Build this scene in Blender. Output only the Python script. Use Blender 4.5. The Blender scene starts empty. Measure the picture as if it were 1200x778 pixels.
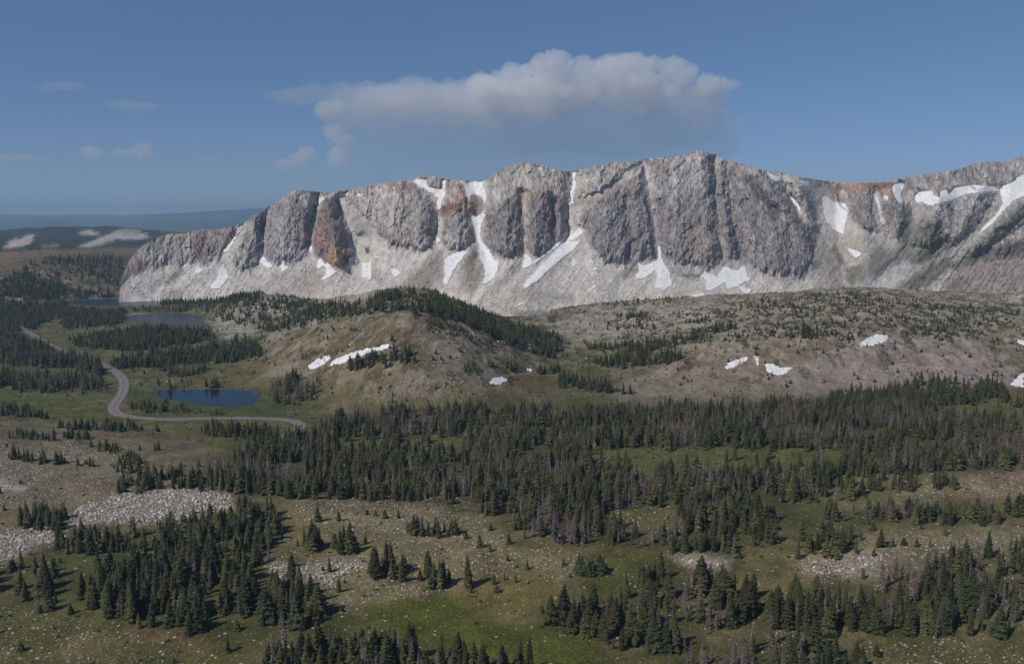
import bpy, math, random
import numpy as np, time
from mathutils import Vector

_t0 = time.time()


def tick(n):
    print('T %-10s %.1f' % (n, time.time() - _t0))


random.seed(7)
rng = np.random.default_rng(11)
scene = bpy.context.scene
COL = scene.collection

# ------------------------------------------------------------------ camera model (photo 1200 x 778)
F = 1000.0
CX, CY = 600.0, 389.0
HORIZON = 250.0
TH = math.atan((CY - HORIZON) / F)
CT, ST = math.cos(TH), math.sin(TH)
H = 240.0            # camera height above the pond


def unproj(px, py, Y):
    """point on the viewing ray of a photo position at world distance Y"""
    px = np.asarray(px, float); py = np.asarray(py, float); Y = np.asarray(Y, float)
    v = CY - py
    t = Y / (F * CT + v * ST)
    return t * (px - CX), Y + 0 * t, H + t * (-F * ST + v * CT)


def slope(py):
    v = CY - np.asarray(py, float)
    return (F * ST - v * CT) / (F * CT + v * ST)


def proj(x, y, z):
    d = z - H
    cz = y * CT - d * ST
    cy = y * ST + d * CT
    cz = np.maximum(cz, 1.0)
    return CX + F * x / cz, CY - F * cy / cz


def lin(c, g=1.0):
    o = []
    for v in c:
        v = v / 255.0
        v = v / 12.92 if v <= 0.04045 else ((v + 0.055) / 1.055) ** 2.4
        o.append(v * g)
    return np.array(o)


# ------------------------------------------------------------------ noise
def _hash(ix, iy, seed):
    h = (ix.astype(np.int64) * 374761393 + iy.astype(np.int64) * 668265263 + seed * 974711) & 0xffffffff
    h = ((h ^ (h >> 13)) * 1274126177) & 0xffffffff
    h = h ^ (h >> 16)
    return (h & 0xffff).astype(np.float32) / 65535.0


def perlin(x, y, seed=0):
    x = np.asarray(x, np.float64); y = np.asarray(y, np.float64)
    x0 = np.floor(x); y0 = np.floor(y)
    fx = (x - x0).astype(np.float32); fy = (y - y0).astype(np.float32)
    ix = x0.astype(np.int64); iy = y0.astype(np.int64)
    u = fx * fx * fx * (fx * (fx * 6 - 15) + 10)
    v = fy * fy * fy * (fy * (fy * 6 - 15) + 10)

    def g(dx, dy):
        a = _hash(ix + dx, iy + dy, seed) * 6.2831853
        return np.cos(a) * (fx - dx) + np.sin(a) * (fy - dy)
    a = g(0, 0); b = g(1, 0); c = g(0, 1); d = g(1, 1)
    return 1.5 * ((a + u * (b - a)) + v * ((c + u * (d - c)) - (a + u * (b - a))))


def fbm(x, y, seed=0, octv=4, gain=0.5, lac=2.07):
    s = 0.0; a = 1.0; t = 0.0
    for k in range(octv):
        s = s + a * perlin(x * lac ** k, y * lac ** k, seed + 17 * k); t += a; a *= gain
    return s / t


def ridged(x, y, seed=0, octv=3, gain=0.55, lac=2.1):
    s = 0.0; a = 1.0; t = 0.0
    for k in range(octv):
        s = s + a * (1 - 2 * np.abs(perlin(x * lac ** k, y * lac ** k, seed + 31 * k))); t += a; a *= gain
    return s / t


def facets(x, y, seed=0):
    """cracked rock: per cell a random tilt; returns tilt height, cell value, distance to the crack"""
    x = np.asarray(x, float); y = np.asarray(y, float)
    ix0 = np.floor(x).astype(np.int64); iy0 = np.floor(y).astype(np.int64)
    best = np.full(x.shape, 9e9); sec = np.full(x.shape, 9e9); tilt = np.zeros(x.shape); val = np.zeros(x.shape)
    for dx in (-1, 0, 1):
        for dy in (-1, 0, 1):
            ix = ix0 + dx; iy = iy0 + dy
            h1 = _hash(ix, iy, seed); h2 = _hash(ix, iy, seed + 1); h3 = _hash(ix, iy, seed + 2); h4 = _hash(ix, iy, seed + 3)
            vx = x - (ix + .1 + .8 * h1); vy = y - (iy + .1 + .8 * h2)
            d = vx * vx + vy * vy
            c = d < best
            sec = np.where(c, best, np.minimum(sec, d))
            tilt = np.where(c, (h3 - .5) * 2.4 * vx + (h4 - .5) * 1.6 * vy + (h3 + h4 - 1) * .5, tilt)
            val = np.where(c, h4 * .5 + _hash(ix, iy, seed + 5) * .5, val)
            best = np.where(c, d, best)
    return tilt, val, np.sqrt(sec) - np.sqrt(best)


def sstep(a, b, x):
    t = np.clip((x - a) / (b - a), 0, 1)
    return t * t * (3 - 2 * t)


# ------------------------------------------------------------------ polygon masks over the survey sheet
def in_poly(px, py, poly):
    c = np.zeros(px.shape, bool)
    n = len(poly)
    for i in range(n):
        x1, y1 = poly[i]; x2, y2 = poly[(i + 1) % n]
        if y1 == y2:
            continue
        m = ((y1 > py) != (y2 > py)) & (px < (x2 - x1) * (py - y1) / (y2 - y1) + x1)
        c ^= m
    return c


class Sheet:
    def __init__(s, x0, x1, y0, y1, res):
        s.x0, s.y0, s.res = x0, y0, res
        s.nx = int((x1 - x0) / res) + 1; s.ny = int((y1 - y0) / res) + 1

    def zeros(s):
        return np.zeros((s.ny, s.nx), np.float32)

    def fill(s, poly, arr=None, val=1.0):
        if arr is None:
            arr = s.zeros()
        P = np.array(poly, float)
        i0 = max(0, int((P[:, 0].min() - s.x0) / s.res)); i1 = min(s.nx, int((P[:, 0].max() - s.x0) / s.res) + 2)
        j0 = max(0, int((P[:, 1].min() - s.y0) / s.res)); j1 = min(s.ny, int((P[:, 1].max() - s.y0) / s.res) + 2)
        if i1 <= i0 or j1 <= j0:
            return arr
        gx, gy = np.meshgrid(s.x0 + np.arange(i0, i1) * s.res, s.y0 + np.arange(j0, j1) * s.res)
        m = in_poly(gx, gy, poly)
        sub = arr[j0:j1, i0:i1]
        sub[m] = val
        return arr

    def blur(s, a, r):
        k = max(1, int(round(r / s.res)))
        for _ in range(2):
            for ax in (0, 1):
                pad = [(0, 0), (0, 0)]; pad[ax] = (k + 1, k)
                c = np.cumsum(np.pad(a, pad, mode='edge'), axis=ax, dtype=np.float64)
                n = a.shape[ax]
                hi = np.take(c, np.arange(2 * k + 1, 2 * k + 1 + n), axis=ax)
                lo = np.take(c, np.arange(0, n), axis=ax)
                a = ((hi - lo) / (2 * k + 1)).astype(np.float32)
        return a

    def sample(s, a, px, py):
        fx = np.clip((px - s.x0) / s.res, 0, s.nx - 1.001); fy = np.clip((py - s.y0) / s.res, 0, s.ny - 1.001)
        ix = fx.astype(int); iy = fy.astype(int); u = fx - ix; v = fy - iy
        return (a[iy, ix] * (1 - u) + a[iy, ix + 1] * u) * (1 - v) + (a[iy + 1, ix] * (1 - u) + a[iy + 1, ix + 1] * u) * v


def reflect(px, py):
    px = np.abs(px); px = np.where(px > 1200, 2400 - px, px); px = np.clip(px, 0, 1200)
    py = np.where(py > 790, 1580 - py, py); py = np.clip(py, 250, 790)
    return px, py


# ------------------------------------------------------------------ terrain height
ctrl = []


def cp(px, pts, hidden=()):
    for py, z in pts:
        Y = (H - z) / slope(py)
        x, y, zz = unproj(px, py, Y)
        ctrl.append((x, float(y), z))
    for Y, z in hidden:
        ctrl.append(((px - CX) / F * Y, Y, z))


colL = ([(778, -4), (720, -2), (650, 2), (600, 6), (550, 10), (515, 14), (500, 12), (480, 5), (450, 3), (420, 4), (395, 8), (372, 14),
         (352, 30), (325, 70), (300, 106), (292, 112)], [(100, -6), (250, -8), (4500, 104), (6800, 92), (9000, 0), (16000, -60), (36000, -120)])
cp(-500, *colL); cp(-120, *colL); cp(30, *colL)
cp(92, [(778, -4), (700, 0), (640, 3), (600, 6), (550, 10), (515, 12), (500, 6), (475, 2), (450, 3), (420, 4), (395, 8), (372, 11), (354, 14), (345, 24), (325, 66), (300, 104), (292, 112)],
   [(4500, 104), (6800, 92), (9000, 0)])
cp(150, [(500, 4), (475, 1), (450, 2), (430, 4), (410, 7), (390, 9), (372, 10), (362, 12), (354, 14), (348, 16)], [(2350, 18), (2700, 50), (3400, 80)])
cp(200, [(778, -4), (700, 0), (640, 3), (600, 5), (560, 8), (520, 9), (500, 3), (470, 0), (450, 2), (430, 4), (410, 7), (390, 9), (372, 10), (362, 12), (353, 14)],
   [(100, -6), (250, -8), (2600, 20), (3400, 40), (4500, 60), (6800, 60), (16000, -60), (36000, -120)])
cp(300, [(700, 1), (600, 4), (520, 3), (475, 0), (450, 3), (430, 8), (410, 14), (385, 21), (365, 40), (349, 54)], [(2060, 28), (2300, 20)])
cp(345, [(500, 1), (475, 2), (455, 10), (430, 24), (410, 34), (395, 38), (384, 40)], [(1650, 36), (1800, 40)])
cp(400, [(778, -3), (700, 1), (620, 3), (560, 2), (500, 2), (480, 4), (465, 12), (440, 30), (420, 42), (400, 56), (385, 66), (372, 72), (358, 72), (351, 62)], [(2000, 26), (2300, 20)])
cp(490, [(778, -4), (700, -2), (620, 2), (560, 1), (500, 2), (480, 8), (460, 22), (430, 48), (410, 62), (390, 80), (370, 94), (352, 103), (342, 106)], [(100, -6), (250, -8), (1650, 76), (1880, 22), (2200, 10)])
cp(600, [(778, -6), (700, -5), (650, 0), (600, 2), (540, 0), (500, 1), (480, 4), (450, 16), (430, 26), (410, 32), (395, 34), (387, 34), (380, 28)], [(1850, 6), (2200, 10), (4500, 40), (9000, 0)])
cp(680, [(500, 0), (470, 4), (440, 14), (420, 18), (400, 24), (385, 30), (372, 37), (361, 48)], [(1950, 10), (2200, 5)])
cp(800, [(778, -8), (700, -6), (640, 0), (600, 2), (540, 1), (500, 2), (470, 4), (455, 8), (430, 26), (410, 36), (390, 46), (370, 58), (357, 65), (352, 66)], [(100, -6), (250, -8), (1950, 14), (2200, 5), (4500, 40)])
cp(1000, [(778, -8), (700, -6), (650, 0), (600, 3), (560, 8), (520, 4), (480, 4), (455, 8), (440, 20), (420, 38), (400, 54), (380, 68), (360, 80), (346, 86), (341, 86)], [(1980, 36), (2200, 15), (4500, 40), (9000, 0)])
for q in (1200, 1400, 1750):
    cp(q, [(778, -6), (700, -2), (640, 4), (600, 8), (570, 12), (540, 8), (500, 6), (470, 8), (450, 14), (430, 26), (410, 38), (390, 50), (370, 62), (356, 70), (351, 70)], [(100, -6), (250, -8), (2000, 44), (2300, 20), (4500, 40), (9000, 0), (16000, -60), (36000, -120)])
ctrl = np.array(ctrl, float)


def _uw(x, y):
    y = np.maximum(y, 60.0)
    return x / y / 0.6, np.log(y / 1000.0) * 1.6


_cu, _cw = _uw(ctrl[:, 0], ctrl[:, 1])


def _phi(r2):
    return 0.5 * r2 * np.log(r2 + 1e-9)


_n = len(ctrl)
_A = np.zeros((_n + 3, _n + 3))
_r2 = (_cu[:, None] - _cu[None]) ** 2 + (_cw[:, None] - _cw[None]) ** 2
_A[:_n, :_n] = _phi(_r2) + np.eye(_n) * 2e-4
_A[:_n, _n] = 1; _A[:_n, _n + 1] = _cu; _A[:_n, _n + 2] = _cw
_A[_n:, :_n] = _A[:_n, _n:].T
_W = np.linalg.solve(_A, np.concatenate([ctrl[:, 2], np.zeros(3)]))

# lakes: outlines on the water plane
LAKES = [
    (0.0, [(180, 459), (200, 457), (235, 456.5), (270, 456), (295, 458), (304, 463), (304, 469), (298, 474), (285, 476.5), (262, 477), (240, 475), (222, 472), (205, 469), (190, 466), (178, 462)]),
    (10.0, [(148, 371), (158, 368.5), (180, 368), (205, 368), (228, 369), (238, 372), (235, 376), (246, 381), (250, 386), (238, 388), (215, 386), (195, 383), (175, 378), (150, 375)]),
    (14.0, [(66, 354.5), (90, 351.5), (120, 350.5), (150, 350), (172, 350.5), (192, 352.5), (190, 356), (172, 359), (150, 360), (120, 358), (90, 357)]),
]
LAKEW = []
for zl, pl in LAKES:
    P = np.array(pl, float)
    Y = (H - zl) / slope(P[:, 1])
    x, y, _ = unproj(P[:, 0], P[:, 1], Y)
    # round the outline
    pts = np.stack([x, y], 1)
    for _ in range(2):
        nx = np.roll(pts, -1, 0)
        pts = np.stack([pts * .75 + nx * .25, pts * .25 + nx * .75], 1).reshape(-1, 2)
    k_ = np.arange(len(pts)) * .9
    c_ = pts.mean(0); d_ = pts - c_
    pts = c_ + d_ * (1 + .045 * perlin(k_ * .55, k_ * 0 + zl, 7) + .03 * perlin(k_ * 1.3, k_ * 0 + zl, 8))[:, None]
    LAKEW.append((zl, pts))


def poly_dist(x, y, P):
    d = np.full(x.shape, 1e18)
    n = len(P)
    for i in range(n):
        ax, ay = P[i]; bx, by = P[(i + 1) % n]
        vx, vy = bx - ax, by - ay
        t = np.clip(((x - ax) * vx + (y - ay) * vy) / (vx * vx + vy * vy + 1e-9), 0, 1)
        d = np.minimum(d, (x - ax - t * vx) ** 2 + (y - ay - t * vy) ** 2)
    d = np.sqrt(d)
    ins = in_poly(x, y, [tuple(p) for p in P])
    return np.where(ins, -d, d)


def tps(x, y):
    u, w = _uw(x, y)
    out = _W[_n] + _W[_n + 1] * u + _W[_n + 2] * w
    for i in range(_n):
        out = out + _W[i] * _phi((u - _cu[i]) ** 2 + (w - _cw[i]) ** 2)
    return out


DOMES = [(146, 6200, 42, 330), (120, 6000, 14, 260), (104, 6900, 30, 130), (28, 5600, 26, 230), (60, 5700, 12, 150), (185, 7400, 40, 380)]
ROAD_W = None  # centre line, filled below


def zfun(x, y):
    x = np.asarray(x, float); y = np.asarray(y, float)
    sh = x.shape
    x = x.ravel(); y = y.ravel()
    z = np.empty(x.shape)
    for a in range(0, len(x), 200000):
        z[a:a + 200000] = tps(x[a:a + 200000], y[a:a + 200000])
    far = sstep(1200, 2600, y)
    hill = sstep(10, 60, z)
    z = z + (2.2 + 4.5 * hill) * fbm(x / 120, y / 120, 3, 3) + (0.9 + 1.6 * hill) * fbm(x / 31, y / 31, 5, 3) + 12 * far * sstep(2500, 4500, y) * fbm(x / 900, y / 900, 9, 4)
    hm = sstep(12, 40, z) * sstep(1080, 1180, y) * sstep(2400, 1900, y)
    z = z + hm * (8.5 * ridged(x / 75, y / 90, 11, 3) + 2.6 * ridged(x / 24, y / 30, 12, 2))
    for dpx, dY, dh, dr in DOMES:
        dx = (dpx - CX) / F * dY
        z = z + dh * np.exp(-((x - dx) / dr) ** 2 - ((y - dY) / (dr * 1.5)) ** 2) * (1 + .25 * fbm(x / 110, y / 110, 15, 3) * (y > 3000))
    for zl, P in LAKEW:
        lo = P.min(0) - 90; hi = P.max(0) + 90
        m = (x > lo[0]) & (x < hi[0]) & (y > lo[1]) & (y < hi[1])
        if m.any():
            d = poly_dist(x[m], y[m], P)
            zz = z[m]
            w = sstep(70, 4, d)
            tgt = zl + np.where(d < 0, np.maximum(d * 0.15, -3.0) - .25, np.minimum(d * 0.06, 3.0) + 0.05)
            z[m] = zz * (1 - w) + tgt * w
    if ROAD_W is not None:
        P, Z = ROAD_W
        lo = P.min(0) - 40; hi = P.max(0) + 40
        m = (x > lo[0]) & (x < hi[0]) & (y > lo[1]) & (y < hi[1])
        if m.any():
            xm, ym = x[m], y[m]
            bd = np.full(xm.shape, 1e9); bz = np.zeros(xm.shape)
            for i in range(len(P) - 1):
                vx, vy = P[i + 1] - P[i]
                t = np.clip(((xm - P[i, 0]) * vx + (ym - P[i, 1]) * vy) / (vx * vx + vy * vy + 1e-9), 0, 1)
                d = np.hypot(xm - P[i, 0] - t * vx, ym - P[i, 1] - t * vy)
                c = d < bd
                bd = np.where(c, d, bd); bz = np.where(c, Z[i] + t * (Z[i + 1] - Z[i]), bz)
            w = sstep(26, 8, bd)
            z[m] = z[m] * (1 - w) + (bz - 0.3 * sstep(4, 9, bd) - 0.12) * w
    return z.reshape(sh)


def ground_hit(px, py, y0=150., y1=3200., zf=None, n=420):
    """where the viewing ray of a photo position first meets the ground"""
    px = np.atleast_1d(np.asarray(px, float)); py = np.atleast_1d(np.asarray(py, float))
    zf = zf or zfun
    Ys = np.geomspace(y0, y1, n)
    X, YY, Z = unproj(px[:, None], py[:, None], Ys[None])
    d = Z - zf(X, YY + 0 * X)
    below = d < 0
    k = np.argmax(below, 1); k = np.where(below.any(1), np.maximum(k, 1), n - 1)
    i = np.arange(len(px))
    a, b = d[i, k - 1], d[i, k]
    t = np.clip(a / (a - b + 1e-9), 0, 1)
    Y = Ys[k - 1] + t * (Ys[k] - Ys[k - 1])
    x, y, z = unproj(px, py, Y)
    return x, y, zf(x, y)


# ------------------------------------------------------------------ blender helpers
def mesh_obj(name, V, faces, mat=None, parent=None, smooth=False, link=True):
    """faces: (n,3) or (n,4) int array, or list of such arrays"""
    if not isinstance(faces, (list, tuple)):
        faces = [faces]
    faces = [np.asarray(f) for f in faces if len(f)]
    me = bpy.data.meshes.new(name)
    V = np.asarray(V, np.float32)
    me.vertices.add(len(V)); me.vertices.foreach_set('co', V.ravel())
    loops = np.concatenate([f.ravel() for f in faces]).astype(np.int32)
    sizes = np.concatenate([np.full(len(f), f.shape[1]) for f in faces]).astype(np.int32)
    me.loops.add(len(loops)); me.loops.foreach_set('vertex_index', loops)
    me.polygons.add(len(sizes))
    st = np.concatenate([[0], np.cumsum(sizes)[:-1]]).astype(np.int32)
    me.polygons.foreach_set('loop_start', st)
    me.polygons.foreach_set('use_smooth', np.full(len(sizes), bool(smooth)))
    me.update(calc_edges=True)
    me.validate()
    if mat:
        me.materials.append(mat)
    o = bpy.data.objects.new(name, me)
    if link:
        COL.objects.link(o)
    if parent:
        o.parent = parent
    return o


def set_col(o, name, rgb, a=None):
    at = o.data.attributes.new(name, 'FLOAT_COLOR', 'POINT')
    n = len(rgb)
    c = np.ones((n, 4), np.float32); c[:, :3] = rgb
    if a is not None:
        c[:, 3] = a
    at.data.foreach_set('color', c.ravel())


def tag(o, label=None, cat=None, group=None, kind=None):
    if label: o['label'] = label
    if cat: o['category'] = cat
    if group: o['group'] = group
    if kind: o['kind'] = kind
    return o


class NT:
    def __init__(s, name):
        s.m = bpy.data.materials.new(name); s.m.use_nodes = True
        s.t = s.m.node_tree; s.t.nodes.clear()
        s.out = s.t.nodes.new('ShaderNodeOutputMaterial')

    def n(s, typ, **kw):
        nd = s.t.nodes.new(typ)
        for k, v in kw.items():
            if k.startswith('i_'):
                nd.inputs[k[2:].replace('_', ' ')].default_value = v
            else:
                setattr(nd, k, v)
        return nd

    def l(s, a, b):
        s.t.links.new(a, b)

    def math(s, op, a, b=None, clamp=False):
        nd = s.t.nodes.new('ShaderNodeMath'); nd.operation = op; nd.use_clamp = clamp
        for i, v in enumerate((a, b)):
            if v is None: continue
            if isinstance(v, (int, float)): nd.inputs[i].default_value = v
            else: s.l(v, nd.inputs[i])
        return nd.outputs[0]

    def mix(s, f, a, b, blend='MIX'):
        nd = s.t.nodes.new('ShaderNodeMix'); nd.data_type = 'RGBA'; nd.blend_type = blend
        for i, v in ((0, f), (6, a), (7, b)):
            if isinstance(v, (int, float)): nd.inputs[i].default_value = v
            elif isinstance(v, (tuple, list)): nd.inputs[i].default_value = tuple(v) + (1.0,) * (4 - len(v))
            else: s.l(v, nd.inputs[i])
        return nd.outputs[2]

    def ramp(s, f, a, b, c0=0., c1=1.):
        nd = s.t.nodes.new('ShaderNodeMapRange'); nd.interpolation_type = 'SMOOTHSTEP'
        s.l(f, nd.inputs[0])
        nd.inputs[1].default_value = a; nd.inputs[2].default_value = b; nd.inputs[3].default_value = c0; nd.inputs[4].default_value = c1
        return nd.outputs[0]

    def noise(s, vec, scale, detail=3., rough=.55):
        nd = s.n('ShaderNodeTexNoise'); nd.inputs['Scale'].default_value = scale; nd.inputs['Detail'].default_value = detail; nd.inputs['Roughness'].default_value = rough
        s.l(vec, nd.inputs['Vector'])
        return nd.outputs['Fac']


def simple_mat(name, rgb, rough=.8, spec=.2, var=0.0, vscale=1.0, metallic=0.0, objvar=0.0):
    t = NT(name)
    b = t.n('ShaderNodeBsdfPrincipled'); t.l(b.outputs[0], t.out.inputs[0])
    b.inputs['Roughness'].default_value = rough; b.inputs['Specular IOR Level'].default_value = spec; b.inputs['Metallic'].default_value = metallic
    c = tuple(rgb) + (1,)
    if var or objvar:
        tc = t.n('ShaderNodeTexCoord')
        f = t.noise(tc.outputs['Object'], vscale, 3)
        k = t.ramp(f, .3, .7, 1 - var, 1 + var)
        if objvar:
            oi = t.n('ShaderNodeObjectInfo')
            k2 = t.ramp(oi.outputs['Random'], 0, 1, 1 - objvar, 1 + objvar)
            k = t.math('MULTIPLY', k, k2)
        hs = t.n('ShaderNodeVectorMath', operation='SCALE'); hs.inputs[0].default_value = tuple(rgb)
        t.l(k, hs.inputs['Scale']); t.l(hs.outputs[0], b.inputs['Base Color'])
    else:
        b.inputs['Base Color'].default_value = c
    return t.m


# ------------------------------------------------------------------ road centre line
road_px = [(18, 381), (31, 389), (41, 394.5), (60, 406), (78, 413), (94, 418), (109, 422.5), (123, 429.5), (138, 437), (146.5, 447), (144, 461), (137, 471), (131.5, 479), (137, 486), (152, 489), (175, 490.5), (205, 491.5), (250, 491.2), (300, 491), (331, 492), (347, 495), (354, 500), (349, 505), (338, 509), (326, 513)]
rp = np.array(road_px)
rx, ry, rz = ground_hit(rp[:, 0], rp[:, 1])
pts = np.stack([rx, ry], 1)
for _ in range(3):
    q = np.concatenate([pts[:1], np.stack([pts[:-1] * .75 + pts[1:] * .25, pts[:-1] * .25 + pts[1:] * .75], 1).reshape(-1, 2), pts[-1:]])
    pts = q
seg = np.concatenate([[0], np.cumsum(np.hypot(*np.diff(pts, axis=0).T))])
ss = np.linspace(0, seg[-1], int(seg[-1] / 6))
ROADP = np.stack([np.interp(ss, seg, pts[:, 0]), np.interp(ss, seg, pts[:, 1])], 1)
RZ = zfun(ROADP[:, 0], ROADP[:, 1])
k = np.ones(25) / 25
RZ = np.convolve(np.pad(RZ, 12, mode='edge'), k, mode='valid') + 0.6
ROAD_W = (ROADP, RZ)

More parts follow.
